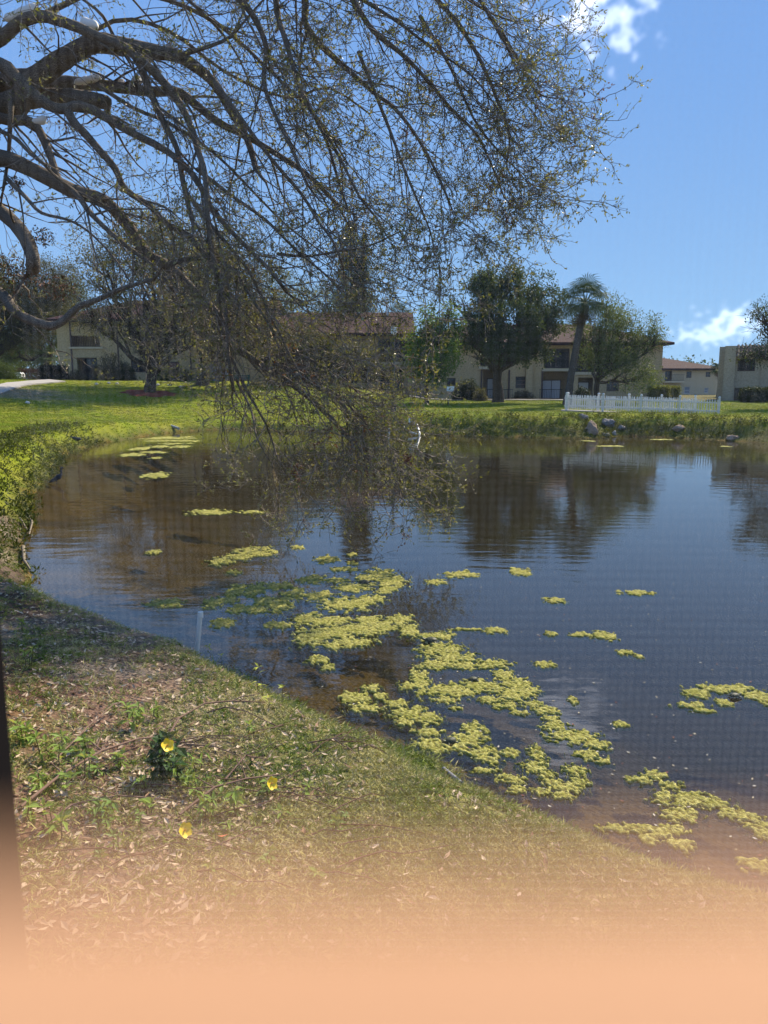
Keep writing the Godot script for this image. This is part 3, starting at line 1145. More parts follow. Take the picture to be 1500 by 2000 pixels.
func make_far_trees():
	clumps = [clump_mesh(16, 0.42, 0.17, 0.085), clump_mesh(16, 0.45, 0.15, 0.07), clump_mesh(14, 0.4, 0.19, 0.09), clump_mesh(14, 0.26, 0.11, 0.06)]
	var dark := [Color(0.026, 0.046, 0.019), Color(0.088, 0.115, 0.055)]
	var mid := [Color(0.045, 0.072, 0.016), Color(0.12, 0.155, 0.045)]
	var light := [Color(0.075, 0.14, 0.02), Color(0.18, 0.25, 0.055)]
	var drab := [Color(0.07, 0.06, 0.034), Color(0.15, 0.13, 0.08)]
	var olive := [Color(0.055, 0.055, 0.022), Color(0.115, 0.105, 0.045)]
	far_tree("oak_tree", "big dark green oak with a forked trunk left of the palm", 972, 62, 21, 715,
		[[940, 575, 45, 50, 0], [985, 560, 50, 45, 2], [1040, 575, 50, 50, 1], [950, 630, 55, 45, -1], [1010, 625, 50, 45, -2], [1060, 630, 45, 45, 1], [920, 655, 35, 40, 0], [985, 675, 50, 35, -2], [1040, 680, 45, 35, 0], [1085, 600, 30, 35, 2], [935, 690, 30, 28, 1], [948, 540, 28, 22, 0], [890, 590, 16, 18, 0]], dark, 20.0, 0.2)
	far_tree("broadleaf_tree", "small bright green tree with slim trunk between lamp and sign", 834, 57, 9, 745,
		[[842, 640, 32, 40, 0], [870, 655, 32, 42, 1], [825, 680, 32, 42, 0], [868, 700, 34, 38, -1], [845, 725, 38, 28, 0], [888, 630, 18, 26, 0], [812, 715, 22, 26, 0], [880, 600, 8, 14, 0]], light, 26.0, 0.1)
	far_tree("oak_tree", "grey green bushy tree right of the palm, thinning to bare twigs at its right", 1166, 60, 13, 735,
		[[1185, 615, 44, 46, 0], [1215, 645, 50, 50, 1], [1165, 660, 40, 45, -1], [1235, 690, 40, 40, 0], [1190, 700, 50, 38, -1], [1245, 735, 46, 34, 0], [1270, 650, 34, 36, 1], [1140, 690, 25, 35, 2], [1280, 665, 20, 22, 0], [1130, 640, 25, 35, 2]], [Color(0.06, 0.1, 0.03), Color(0.18, 0.215, 0.09)], 16.0, 0.16, 0.5)
	far_tree("oak_tree", "dark leafy tree at the right edge overhanging the grey building", 1560, 50, 16, 690,
		[[1480, 612, 22, 28, 0], [1508, 650, 38, 40, 0], [1545, 600, 45, 55, 2], [1485, 692, 22, 24, -1], [1565, 680, 55, 45, 0], [1452, 690, 15, 16, 0], [1620, 620, 60, 70, 0], [1620, 540, 60, 60, 1]], dark, 16.0, 0.15, 0.3)
	far_tree("oak_tree", "nearly leafless oak rising from a ring of red mulch on the left lawn", 292, 59, 24, 728,
		[[215, 520, 90, 75, 0], [300, 480, 90, 80, 1], [380, 510, 90, 85, 0], [250, 620, 75, 55, -1], [335, 620, 80, 60, 0], [420, 620, 70, 60, 1], [180, 610, 55, 50, 0], [300, 670, 60, 35, -1]], [Color(0.085, 0.075, 0.042), Color(0.21, 0.19, 0.115)], 4.4, 0.08, 1.4, "", 4.0)
	far_tree("oak_tree", "thick dark trunked oak standing close to the left building", 396, 66, 24, 700,
		[[430, 520, 80, 85, 0], [490, 570, 80, 75, 0], [360, 570, 80, 70, 1], [520, 660, 60, 50, 0], [440, 650, 70, 45, -1]], drab, 4.6, 0.08, 0.9)
	far_tree("oak_tree", "olive brown tree behind the white car at the left edge", -20, 84, 24, 690,
		[[10, 590, 75, 55, 0], [70, 610, 60, 50, 1], [-40, 560, 80, 70, 2], [40, 655, 55, 30, 0], [100, 560, 60, 60, 3], [-30, 660, 60, 40, 0]], olive, 9.0, 0.05, 0.4)
	far_tree("oak_tree", "green bushy tree behind the dark pickup left of the building", 95, 92, 16, 690,
		[[75, 660, 50, 38, 0], [110, 630, 40, 50, 1], [40, 640, 45, 45, 2], [130, 590, 50, 50, 4], [20, 690, 40, 30, 2]], mid, 10.0, 0.05, 0.2)
	far_tree("oak_tree", "dark dense tree far behind the white car and the long hedge", -60, 110, 14, 700,
		[[-60, 640, 70, 60, 0], [20, 670, 50, 40, 0], [60, 690, 40, 26, 1], [-20, 700, 60, 26, -2]], dark, 6.0, 0.05, 0.1)
	far_tree("oak_tree", "drab brush of thin twigs hanging before the middle wing", 655, 70, 10, 735,
		[[640, 690, 55, 45, 0], [700, 700, 45, 42, 1], [600, 660, 55, 50, 0], [560, 700, 50, 45, 0], [735, 720, 35, 35, 0]], olive, 5.0, 0.1, 1.0)
	far_tree("oak_tree", "low leafy crown showing over the roof beside the tall conifer", 610, 100, 14, 660,
		[[600, 590, 60, 40, 0], [660, 600, 40, 26, 0], [540, 570, 60, 50, 0]], mid, 3.5, 0.05, 0.2)

	# tall conifer with two stems
	var base := stand(684, 128)
	var t := thing("norfolk_pine", "tall narrow dark conifer with a second stem, behind the red roof", "conifer", base)
	var mb := MB.new()
	var xf := []
	var cl := []
	for stem in [[684, 437, 62.0, 2.9], [712, 458, 128.0, 1.7]]:
		var top: Vector3 = at(stem[0], stem[1], 128) - base
		var foot := Vector3(0, 0, 0) if stem[0] < 700 else Vector3(1.0, 2.0, 0)
		mb.tube(PackedVector3Array([foot, foot.lerp(top, 0.5) + Vector3(0.3, 0, 0), top]), PackedFloat32Array([0.42, 0.25, 0.05]), 8)
		var y := 2.0
		while y < top.y:
			var f := y / top.y
			var reach: float = stem[3] * minf(1.25, pow(1.0 - f, 0.55) * 1.55 + 0.1) * rnd(0.75, 1.1)
			var c := foot.lerp(top, f)
			var k0 := rng.randf() * TAU
			for q in 6:
				var an := k0 + q * TAU / 6 + rnd(-0.3, 0.3)
				var d := Vector3(cos(an), 0.28, sin(an))
				mb.bar(c, c + d * reach, 0.035, 3)
				for s in int(3 + reach * 4.5):
					xf.append(Transform3D(basis_from(d + rdir() * 0.4, rng.randf() * TAU, rnd(0.7, 1.15)), c + d * reach * rnd(0.25, 1.05) + rvec() * 0.22))
					cl.append(Color(0.02, 0.035, 0.017).lerp(Color(0.06, 0.08, 0.04), rng.randf()))
			y += rnd(0.55, 0.8)
	part("trunk", mb.mesh(), bark("oak_bark", 0.12, 0.095, 0.075), t)
	copies("crown", clump_mesh(18, 0.42, 0.3, 0.07), [leaf_mat("tree_leaf", 0.55, 0.8)], xf, cl, t)

	palm("sabal palm leaning right behind the white railings, brown dead fronds on its right side", stand(1107, 56), at(1144, 590, 56), 0.27, 2.3, 32, 7)
	palm("small dark palm against the far building beside the grey building", stand(1402, 88), at(1409, 718, 88), 0.24, 1.5, 22, 5)
	palm("palm head showing above the red roof behind the lamp", stand(779, 112), at(779, 612, 112), 0.25, 2.4, 24, 4)
	palm("low bright palm frond clump by the far hedge left of the building", stand(88, 90), at(88, 700, 90), 0.2, 2.0, 16, 0)

	# far treeline closing the view at the left and behind the buildings
	var fx := []
	var fc := []
	for i in 5200:
		var u := rng.randf()
		var x := lerpf(-120.0, 60.0, u)
		var z := -135.0 - 14.0 * rng.randf()
		var top_h := 6.0 + 3.5 * (nz.get_noise_2d(x * 3.0, 7.0) + nz2.get_noise_2d(x * 9.0, 3.0) * 0.6)
		if x > -30.0:
			top_h *= 0.8
		fx.append(Transform3D(basis_from(rdir(), rng.randf() * TAU, rnd(2.4, 4.2)), Vector3(x, ground(x, z) + rng.randf() * top_h, z)))
		fc.append(dark[0].lerp(mid[1], rng.randf()))
	tag(copies("treeline", clumps[0].duplicate(), [leaf_mat("tree_leaf", 0.55, 0.8)], fx, fc, self), "low dark line of trees far behind the buildings", "woods")

	# bushes
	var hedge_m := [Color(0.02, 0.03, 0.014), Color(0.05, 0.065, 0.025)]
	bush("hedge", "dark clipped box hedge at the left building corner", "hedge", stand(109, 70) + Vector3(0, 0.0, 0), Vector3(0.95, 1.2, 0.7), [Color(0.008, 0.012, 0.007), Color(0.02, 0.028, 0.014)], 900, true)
	bush("hedge", "reddish dark long hedge behind the path at the left", "hedge", stand(50, 84), Vector3(3.6, 1.3, 0.8), [Color(0.03, 0.022, 0.016), Color(0.09, 0.04, 0.03)], 1300, true)
	bush("shrub", "leafy green bush at the left edge by the concrete path", "shrub", stand(2, 66), Vector3(1.8, 1.6, 1.3), mid, 900)
	bush("shrub", "dark rounded shrub right of the white sign", "shrub", stand(912, 68), Vector3(1.35, 1.75, 1.2), hedge_m, 900)
	bush("shrub", "thin pale shrub between the dark rounded shrub and the oak trunk", "shrub", stand(938, 66), Vector3(0.7, 1.0, 0.6), [Color(0.08, 0.075, 0.045), Color(0.15, 0.14, 0.09)], 160, false, true)
	bush("shrub", "tall bare twiggy shrub before the left building wall", "shrub", stand(218, 70), Vector3(1.8, 2.6, 1.0), drab, 520, false, true)
	bush("shrub", "dark green shrub right of the bare twiggy shrub at the left building", "shrub", stand(250, 70), Vector3(0.9, 1.6, 0.8), hedge_m, 420)
	bush("shrub", "pale low shrub beneath the red blind window", "shrub", stand(352, 70), Vector3(1.3, 1.1, 0.8), [Color(0.07, 0.075, 0.035), Color(0.14, 0.14, 0.07)], 420)
	bush("shrub", "small green shrub left of the pale low shrub at the left building", "shrub", stand(320, 70), Vector3(0.8, 1.1, 0.7), mid, 260)
	bush("shrub", "low sprawling shrub by the brown downspout at the left building corner", "shrub", stand(150, 71), Vector3(1.0, 0.9, 0.7), drab, 260, false, true)
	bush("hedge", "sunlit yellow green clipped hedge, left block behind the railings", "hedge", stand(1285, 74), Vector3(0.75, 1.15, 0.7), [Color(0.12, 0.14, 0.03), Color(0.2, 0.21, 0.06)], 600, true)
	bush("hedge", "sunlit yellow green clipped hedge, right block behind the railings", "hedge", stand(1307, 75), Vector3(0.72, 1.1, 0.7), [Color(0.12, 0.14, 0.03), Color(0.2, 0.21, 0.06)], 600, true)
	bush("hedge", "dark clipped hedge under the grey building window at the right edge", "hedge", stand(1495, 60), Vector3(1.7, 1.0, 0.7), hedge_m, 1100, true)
	bush("shrub", "dark shrub behind the left end of the railings", "shrub", stand(1135, 68), Vector3(0.8, 1.1, 0.7), hedge_m, 350)
	bush("shrub", "drab shrub at the foot of the right apartment wing beside the oak", "shrub", stand(1022, 73), Vector3(1.0, 0.8, 0.6), drab, 260, false, true)
	bush("shrub", "row of dark low shrubs before the middle wing", "shrub", stand(640, 74), Vector3(5.0, 1.3, 0.8), hedge_m, 1200)

# ------------------------------------------------------------------ lawn: lamp, sign, railings, path, cars
func strip(left: PackedVector3Array, right: PackedVector3Array, lift: float, thick := 0.08) -> ArrayMesh:
	var mb := MB.new()
	for i in left.size() - 1:
		var u := Vector3(0, lift, 0)
		var dn := Vector3(0, lift - thick, 0)
		mb.quad(left[i] + u, right[i] + u, right[i + 1] + u, left[i + 1] + u)
		mb.quad(left[i] + dn, left[i] + u, left[i + 1] + u, left[i + 1] + dn)
		mb.quad(right[i] + u, right[i] + dn, right[i + 1] + dn, right[i + 1] + u)
	mb.quad(left[0] + Vector3(0, lift - thick, 0), right[0] + Vector3(0, lift - thick, 0), right[0] + Vector3(0, lift, 0), left[0] + Vector3(0, lift, 0))
	return mb.mesh()

func ground_strip(a: Array, half: float) -> Array:             # a strip draped over the ground
	var l := PackedVector3Array()
	var r := PackedVector3Array()
	var fine := []
	for i in a.size() - 1:
		for s in 8:
			fine.append(a[i].cubic_interpolate(a[i + 1], a[maxi(i - 1, 0)], a[mini(i + 2, a.size() - 1)], s / 8.0))
	fine.append(a[-1])
	for i in fine.size():
		var p: Vector3 = fine[i]
		var d: Vector3 = (fine[mini(i + 1, fine.size() - 1)] - fine[maxi(i - 1, 0)])
		d.y = 0
		var s := d.normalized().cross(Vector3.UP) * half
		var pl := p - s
		var pr := p + s
		pl.y = ground(pl.x, pl.z)
		pr.y = ground(pr.x, pr.z)
		l.append(pl)
		r.append(pr)
	return [l, r]

func picket_railing(label: String, a: Vector3, b: Vector3, n: int, posts: Array):
	var t := thing("picket_railing", label, "railing", a, 0.0, "white picket railings on the pond bank")
	var white := mat("white_paint", 0.72, 0.72, 0.69, 0.6)
	triplanar(white, grey_tex(53, 0.05, 0.8, 1.0, 256), 0.9)
	var d := b - a
	var flat := Vector3(d.x, 0, d.z).normalized()
	var ang := atan2(-flat.z, flat.x)
	var turn := Basis(Vector3.UP, ang)
	var pk := MB.new()
	pk.box(Vector3(-0.028, 0.12, -0.011), Vector3(0.028, 0.90, 0.011))
	pk.quad(Vector3(-0.028, 0.90, 0.011), Vector3(0.028, 0.90, 0.011), Vector3(0, 0.95, 0), Vector3(0, 0.95, 0))
	pk.quad(Vector3(0.028, 0.90, -0.011), Vector3(-0.028, 0.90, -0.011), Vector3(0, 0.95, 0), Vector3(0, 0.95, 0))
	var picket := pk.mesh()
	var pm := MB.new()
	pm.box(Vector3(-0.055, -0.35, -0.055), Vector3(0.055, 1.02, 0.055))
	pm.bevel_box(Vector3(-0.075, 1.02, -0.075), Vector3(0.075, 1.10, 0.075), 0.05)
	var post := pm.mesh()
	for i in n:
		var f := (i + 0.5) / n
		fast_part("picket", i, picket, white, t, Transform3D(turn * Basis(Vector3.BACK, rng.randf_range(-0.03, 0.03)), d * f + Vector3(0, rng.randf_range(-0.015, 0.015), 0)))
	var k := 0
	for f in posts:
		fast_part("post", k, post, white, t, Transform3D(turn, d * f + flat.cross(Vector3.UP) * 0.08))
		k += 1
	for h in [0.28, 0.74]:
		var mb := MB.new()
		var off := flat.cross(Vector3.UP) * 0.035
		var e := Vector3(0, h, 0)
		mb.box(Vector3(0, -0.035, -0.017), Vector3(d.length(), 0.035, 0.017), Transform3D(Basis(d.normalized(), Vector3.UP, d.normalized().cross(Vector3.UP)), off + e))
		part("rail", mb.mesh(), white, t)

func car(called: String, label: String, where: Vector3, turn: float, paint: Material, pickup: bool):
	var t := thing(called, label, "pickup truck" if pickup else "car", where, turn)
	var glass := mat("car_glass", 0.02, 0.024, 0.028, 0.08)
	var rubber := mat("tyre_rubber", 0.018, 0.018, 0.018, 0.85)
	var chrome := mat("chrome", 0.6, 0.6, 0.6, 0.25, 0.9)
	var l := 2.35
	# side outline, extruded with a tumblehome
	var lower := [Vector2(-l, 0.35), Vector2(l, 0.35), Vector2(l, 0.72), Vector2(l - 0.12, 0.95), Vector2(-l + 0.1, 0.98), Vector2(-l, 0.8)]
	var cab := [Vector2(-1.6, 0.98), Vector2(1.05, 0.96), Vector2(0.35, 1.48), Vector2(-0.9, 1.5)]
	if pickup:
		cab = [Vector2(-0.5, 0.98), Vector2(1.25, 0.96), Vector2(0.75, 1.62), Vector2(-0.4, 1.64)]
	var mb := MB.new()
	for o in [[lower, 0.88, 0.9], [cab, 0.84, 0.66]]:
		var k: int = o[0].size()
		var y0: float = o[0][0].y
		var lft := []
		var rgt := []
		for q in o[0]:
			var w: float = lerpf(o[1], o[2], clampf((q.y - y0) / 0.6, 0, 1))
			lft.append(Vector3(q.x, q.y, w))
			rgt.append(Vector3(q.x, q.y, -w))
		for i in range(1, k - 1):
			mb.tri(lft[0], lft[i], lft[i + 1])
			mb.tri(rgt[0], rgt[i + 1], rgt[i])
		for i in k:
			var j := (i + 1) % k
			mb.quad(lft[j], lft[i], rgt[i], rgt[j])
	part("body", mb.mesh(), paint, t)
	var g := MB.new()
	var c := cab
	for s in [1.0, -1.0]:
		var q := []
		for p in [[0.12, 0.1], [0.88, 0.1], [0.84, 0.88], [0.16, 0.88]]:
			var bt: Vector2 = c[0].lerp(c[1], p[0])
			var tp: Vector2 = c[3].lerp(c[2], p[0])
			var m: Vector2 = bt.lerp(tp, p[1])
			q.append(Vector3(m.x, m.y, s * (lerpf(0.84, 0.66, clampf((m.y - 0.98) / 0.6, 0, 1)) + 0.006)))
		if s > 0:
			g.quad(q[0], q[1], q[2], q[3])
		else:
			g.quad(q[1], q[0], q[3], q[2])
	part("side_window", g.mesh(), glass, t)
	for e in [[c[1], c[2], 1.0, "windscreen"], [c[0], c[3], -1.0, "rear_window"]]:
		var wmb := MB.new()
		var p0: Vector2 = e[0].lerp(e[1], 0.12)
		var p1: Vector2 = e[0].lerp(e[1], 0.88)
		var x: float = e[2] * 0.008
		if e[2] > 0:
			wmb.quad(Vector3(p0.x + x, p0.y + 0.006, 0.72), Vector3(p0.x + x, p0.y + 0.006, -0.72), Vector3(p1.x + x, p1.y + 0.006, -0.6), Vector3(p1.x + x, p1.y + 0.006, 0.6))
		else:
			wmb.quad(Vector3(p0.x + x, p0.y + 0.006, -0.72), Vector3(p0.x + x, p0.y + 0.006, 0.72), Vector3(p1.x + x, p1.y + 0.006, 0.6), Vector3(p1.x + x, p1.y + 0.006, -0.6))
		part(e[3], wmb.mesh(), glass, t)
	for x in [-1.45, 1.45]:
		for s in [1.0, -1.0]:
			var wh := Node3D.new()
			wh.name = "wheel" if not t.has_node("wheel") else "wheel_%03d" % t.get_child_count()
			wh.position = Vector3(x, 0.34, s * 0.8)
			t.add_child(wh, true)
			var tm := MB.new()
			tm.bar(Vector3(0, 0, -0.11), Vector3(0, 0, 0.11), 0.34, 18)
			part("tyre", tm.mesh(), rubber, wh)
			var rm := MB.new()
			rm.bar(Vector3(0, 0, -0.115), Vector3(0, 0, 0.115), 0.2, 12)
			part("rim", rm.mesh(), chrome, wh)
	for s in [1.0, -1.0]:
		part("headlight", box_mesh(Vector3(l - 0.04, 0.66, s * 0.7 - 0.15), Vector3(l + 0.015, 0.82, s * 0.7 + 0.15)), mat("lamp_glass", 0.7, 0.7, 0.68, 0.15), t)
	part("grille", box_mesh(Vector3(l - 0.02, 0.52, -0.5), Vector3(l + 0.012, 0.8, 0.5)), chrome, t)
	part("bumper", box_mesh(Vector3(l - 0.1, 0.34, -0.86), Vector3(l + 0.06, 0.5, 0.86)), chrome, t)

func rock(label: String, c: Vector3, e: Vector3, col: Material, seed_: int, group := ""):
	var mb := MB.new()
	var f := FastNoiseLite.new()
	f.seed = seed_
	f.frequency = 0.9
	f.fractal_octaves = 3
	var n := 14
	for j in n + 1:
		for i in n * 2:
			var el := (float(j) / n - 0.5) * PI
			var az := TAU * i / (n * 2)
			var d := Vector3(cos(el) * cos(az), sin(el), cos(el) * sin(az))
			var k := 1.0 + f.get_noise_3dv(d) * 0.55
			mb.v.append(d * k * e)
			mb.n.append(d)
			mb.c.append(Color.WHITE)
			mb.uv.append(Vector2.ZERO)
	for j in n:
		for i in n * 2:
			var a := j * n * 2 + i
			var b := j * n * 2 + (i + 1) % (n * 2)
			mb.ix.append_array([a, a + n * 2, b, b, a + n * 2, b + n * 2])
	var o := part("rock", mb.smooth_mesh(), col, self, c)
	tag(o, label, "rock", group)

func make_lawn_things():
	# concrete path at the left
	var conc := mat("concrete", 0.42, 0.39, 0.35, 0.9)
	triplanar(conc, grey_tex(50, 0.06, 0.8, 1.0), 0.7)
	var pts := []
	for q in [[-60, 785], [-20, 766], [12, 756], [45, 750], [75, 747], [112, 744]]:
		pts.append(on_ground(q[0], q[1]))
	var lr := ground_strip(pts, 0.75)
	tag(part("path", strip(lr[0], lr[1], 0.09, 0.3), conc, self), "pale concrete path curving past the left building", "path", "", "structure")
	# road behind with the parked vehicles
	var asphalt := mat("asphalt", 0.05, 0.05, 0.052, 0.9)
	var rp := []
	for x in [-75, -60, -50, -42, -34]:
		rp.append(Vector3(x, 3.0, -93.0))
	var l2 := PackedVector3Array()
	var r2 := PackedVector3Array()
	for p in rp:
		var g := maxf(maxf(ground(p.x, p.z - 4), ground(p.x, p.z + 4)), ground(p.x, p.z))
		l2.append(Vector3(p.x, g, p.z - 3.5))
		r2.append(Vector3(p.x, g, p.z + 3.5))
	tag(part("parking_road", strip(r2, l2, 0.03), asphalt, self), "dark asphalt parking strip at the left", "road", "", "structure")
	var wp := at(-8, 700, 78)
	wp.y = ground(wp.x, wp.z)
	car("parked_car", "white car cut by the left edge of the picture", wp, 0.25, mat("white_car_paint", 0.7, 0.7, 0.7, 0.2), false)
	var dp := at(96, 712, 90)
	dp.y = ground(dp.x, dp.z)
	car("pickup_truck", "dark pickup truck parked with its nose towards the lawn, left of the building", dp, -PI / 2 + 0.2, mat("dark_car_paint", 0.02, 0.022, 0.028, 0.2), true)

	# pavement along the right buildings
	var pp := []
	for q in [[800, 68.5], [900, 68], [1000, 67], [1100, 66], [1180, 63]]:
		pp.append(stand(q[0], q[1]))
	lr = ground_strip(pp, 0.7)
	tag(part("pavement", strip(lr[0], lr[1], 0.09, 0.3), conc, self), "thin concrete pavement along the right buildings", "pavement", "", "structure")

	# lamp post
	var base := at(769, 790, 48)
	base.y = ground(base.x, base.z)
	var top := at(769, 626, 48)
	var h := top.y - base.y
	var lamp := thing("street_lamp", "slim dark lamp post with a white lantern globe and black cap", "street lamp", base)
	var pole_m := mat("lamp_pole", 0.06, 0.058, 0.055, 0.6)
	var mb := MB.new()
	mb.lathe(PackedVector2Array([Vector2(0.16, -0.2), Vector2(0.16, 0.5), Vector2(0.10, 0.62), Vector2(0.075, 0.8), Vector2(0.06, h - 1.2), Vector2(0.085, h - 1.15), Vector2(0.085, h - 0.85), Vector2(0.12, h - 0.8)]), 12)
	part("pole", mb.mesh(), pole_m, lamp)
	mb = MB.new()
	mb.lathe(PackedVector2Array([Vector2(0.12, h - 0.798), Vector2(0.19, h - 0.7), Vector2(0.215, h - 0.52), Vector2(0.20, h - 0.38), Vector2(0.16, h - 0.3)]), 16)
	part("globe", mb.mesh(), mat("milk_glass", 0.75, 0.75, 0.73, 0.3), lamp)
	mb = MB.new()
	mb.lathe(PackedVector2Array([Vector2(0.21, h - 0.298), Vector2(0.18, h - 0.22), Vector2(0.08, h - 0.12), Vector2(0.03, h - 0.08), Vector2(0.02, h)]), 14)
	part("cap", mb.mesh(), mat("lamp_cap", 0.05, 0.028, 0.02, 0.6), lamp)

	# sign
	var sb := stand(875, 55)
	var st := at(880, 754, 55) - sb
	var sg := thing("sign", "small tilted white sign on a thin post before the dark rounded shrub", "sign", sb)
	mb = MB.new()
	mb.box(Vector3(-0.03, -0.2, -0.02), Vector3(0.03, 0.35, 0.02), Transform3D(Basis(Vector3.FORWARD, -0.04), Vector3.ZERO))
	part("stake", mb.mesh(), mat("dark_stake", 0.03, 0.035, 0.012, 0.8), sg)
	mb = MB.new()
	mb.bar(Vector3(0.03, 0.0, -0.025), Vector3(st.x - 0.02, st.y, -0.025), 0.016, 6)
	part("post", mb.mesh(), mat("grey_metal", 0.22, 0.23, 0.24, 0.6), sg)
	var pl := MB.new()
	pl.box(Vector3(-0.26, -0.18, -0.008), Vector3(0.26, 0.18, 0.008))
	var panel := part("panel", pl.mesh(), mat("sign_white", 0.72, 0.74, 0.72, 0.5), sg, st + Vector3(0, -0.17, 0))
	panel.rotation = Vector3(0, 0.1, -0.1)
	var font := SystemFont.new()
	font.font_names = PackedStringArray(["Droid Sans"])
	for q in [["NO", 0.045], ["FISHING", -0.105]]:
		var tm := TextMesh.new()
		tm.text = q[0]
		tm.font = font
		tm.font_size = 24
		tm.pixel_size = 0.0048
		tm.depth = 0.002
		part("lettering", tm, mat("sign_green", 0.05, 0.09, 0.06, 0.6), panel, Vector3(0, q[1], 0.0095))

	# little footbridge with two picket railings
	var fa := level(1107, 801, 1.06)
	var fb := level(1404, 813, 1.06)
	fb = at(1404, 813, 43.0)
	fa = at(1107, 802, 46.2)
	var na := fa + Vector3(0.2, 0.0, -1.5)
	var nb := fb + Vector3(-0.5, 0.06, -1.7)
	var lf := PackedVector3Array()
	var rf := PackedVector3Array()
	for i in 9:
		var f := i / 8.0
		rf.append(fa.lerp(fb, f) + (fa - fb).normalized() * 0.4 * (1 - f) + Vector3(0, -0.02, 0.25))
		lf.append(na.lerp(nb, f) + Vector3(0, -0.02, -0.1))
	tag(part("walkway_slab", strip(rf, lf, 0.06, 0.16), conc, self), "thin concrete walkway slab carrying the white railings", "walkway", "", "structure")
	picket_railing("front white picket railing on the water side of the walkway", fa, fb, 60, [0.0, 0.252, 0.505, 0.755, 1.0])
	picket_railing("rear white picket railing behind the front one, across the walkway", na, nb, 60, [0.03, 0.27, 0.5, 0.74, 0.98])
	for f in [0.252, 0.505, 0.755]:
		var p := fa.lerp(fb, f) + Vector3(0, 0, 0.12)
		var fm := MB.new()
		fm.box(Vector3(-0.16, -0.9, -0.12), Vector3(0.16, -0.13, 0.14))
		tag(part("footing", fm.mesh(), mat("dark_timber", 0.045, 0.04, 0.03, 0.9), self, p), "dark timber footing under the walkway, %s railing post" % {0.252: "below the second", 0.505: "below the middle", 0.755: "below the fourth"}[f], "footing", "footings under the walkway")

	# red mulch ring, with rising edge
	var mc := stand(292, 59)
	mb = MB.new()
	var rings := 8
	for j in rings + 1:
		for i in 28:
			var r := 2.1 * j / rings * (1.0 + 0.12 * sin(i * 1.7))
			var an := TAU * i / 28
			var x := mc.x + cos(an) * r
			var z := mc.z + sin(an) * r
			mb.v.append(Vector3(x, ground(x, z) + 0.16 * (1.0 - pow(float(j) / rings, 2)) + nz.get_noise_2d(x * 40, z * 40) * 0.06 - (0.04 if j == rings else 0.0), z))
			mb.n.append(Vector3.UP)
			mb.c.append(Color.WHITE)
			mb.uv.append(Vector2.ZERO)
	for j in rings:
		for i in 28:
			var a := j * 28 + i
			var b := j * 28 + (i + 1) % 28
			mb.ix.append_array([a, b, a + 28, b, b + 28, a + 28])
	var mulch := mat("red_mulch", 0.20, 0.055, 0.035, 0.95)
	relief(mulch, grey_tex(52, 0.1, 0, 1, 256), 4.0)
	mulch.uv1_triplanar = true
	tag(part("mulch_ring", mb.smooth_mesh(), mulch, self), "ring of red bark mulch around the bare oak", "mulch bed")

	# bench, air conditioner, white stones
	var bp := stand(470, 66)
	var bench := thing("bench", "dark green bench on the shaded lawn before the iron railing", "bench", bp)
	var bg := mat("green_paint", 0.02, 0.075, 0.06, 0.6)
	for i in 3:
		part("seat_slat", box_mesh(Vector3(-0.8, 0.43, -0.25 + i * 0.17), Vector3(0.8, 0.47, -0.1 + i * 0.17)), bg, bench)
	for i in 3:
		part("back_slat", box_mesh(Vector3(-0.8, 0.55 + i * 0.13, -0.3), Vector3(0.8, 0.65 + i * 0.13, -0.26)), bg, bench)
	for s in [-0.7, 0.7]:
		part("leg", box_mesh(Vector3(s - 0.04, -0.1, -0.25), Vector3(s + 0.04, 0.428, 0.22)), bg, bench)
		part("back_post", box_mesh(Vector3(s - 0.03, 0.428, -0.34), Vector3(s + 0.03, 0.95, -0.302)), bg, bench)
	var ac := thing("air_conditioner", "grey blue air conditioner box by the wall left of the white sign", "air conditioner", stand(822, 73))
	part("casing", box_mesh(Vector3(-0.45, 0, -0.4), Vector3(0.45, 0.8, 0.4)), mat("ac_blue_grey", 0.10, 0.11, 0.15, 0.6), ac)
	for i in 8:
		part("louvre", box_mesh(Vector3(-0.4, 0.1 + i * 0.08, 0.402), Vector3(0.4, 0.14 + i * 0.08, 0.425)), mat("ac_louvre", 0.07, 0.075, 0.1, 0.6), ac)
	part("fan_cover", box_mesh(Vector3(-0.35, 0.802, -0.3), Vector3(0.35, 0.83, 0.3)), mat("ac_louvre", 0.07, 0.075, 0.1, 0.6), ac)
	var stone := mat("white_stone", 0.55, 0.52, 0.48, 0.9)
	var k := 0
	for q in [[188, 751, "leftmost white stone by the left building wall"], [212, 749, "rounded white stone below the twiggy shrub"], [228, 750, "small white stone right of the rounded one at the left building"], [308, 752, "white stone right of the bare oak trunk"], [330, 753, "flat white stone beneath the pale low shrub"], [352, 756, "white stone nearest the dark trunked oak"], [410, 757, "white stone before the pale sliding door"], [438, 757, "rightmost white stone before the iron railing"], [53, 788, "lone white stone on the sandy patch of lawn"]]:
		rock(q[2], on_ground(q[0], q[1]) + Vector3(0, 0.04, 0), Vector3(0.13, 0.10, 0.12), stone, 100 + k, "white stones on the left lawn")
		k += 1

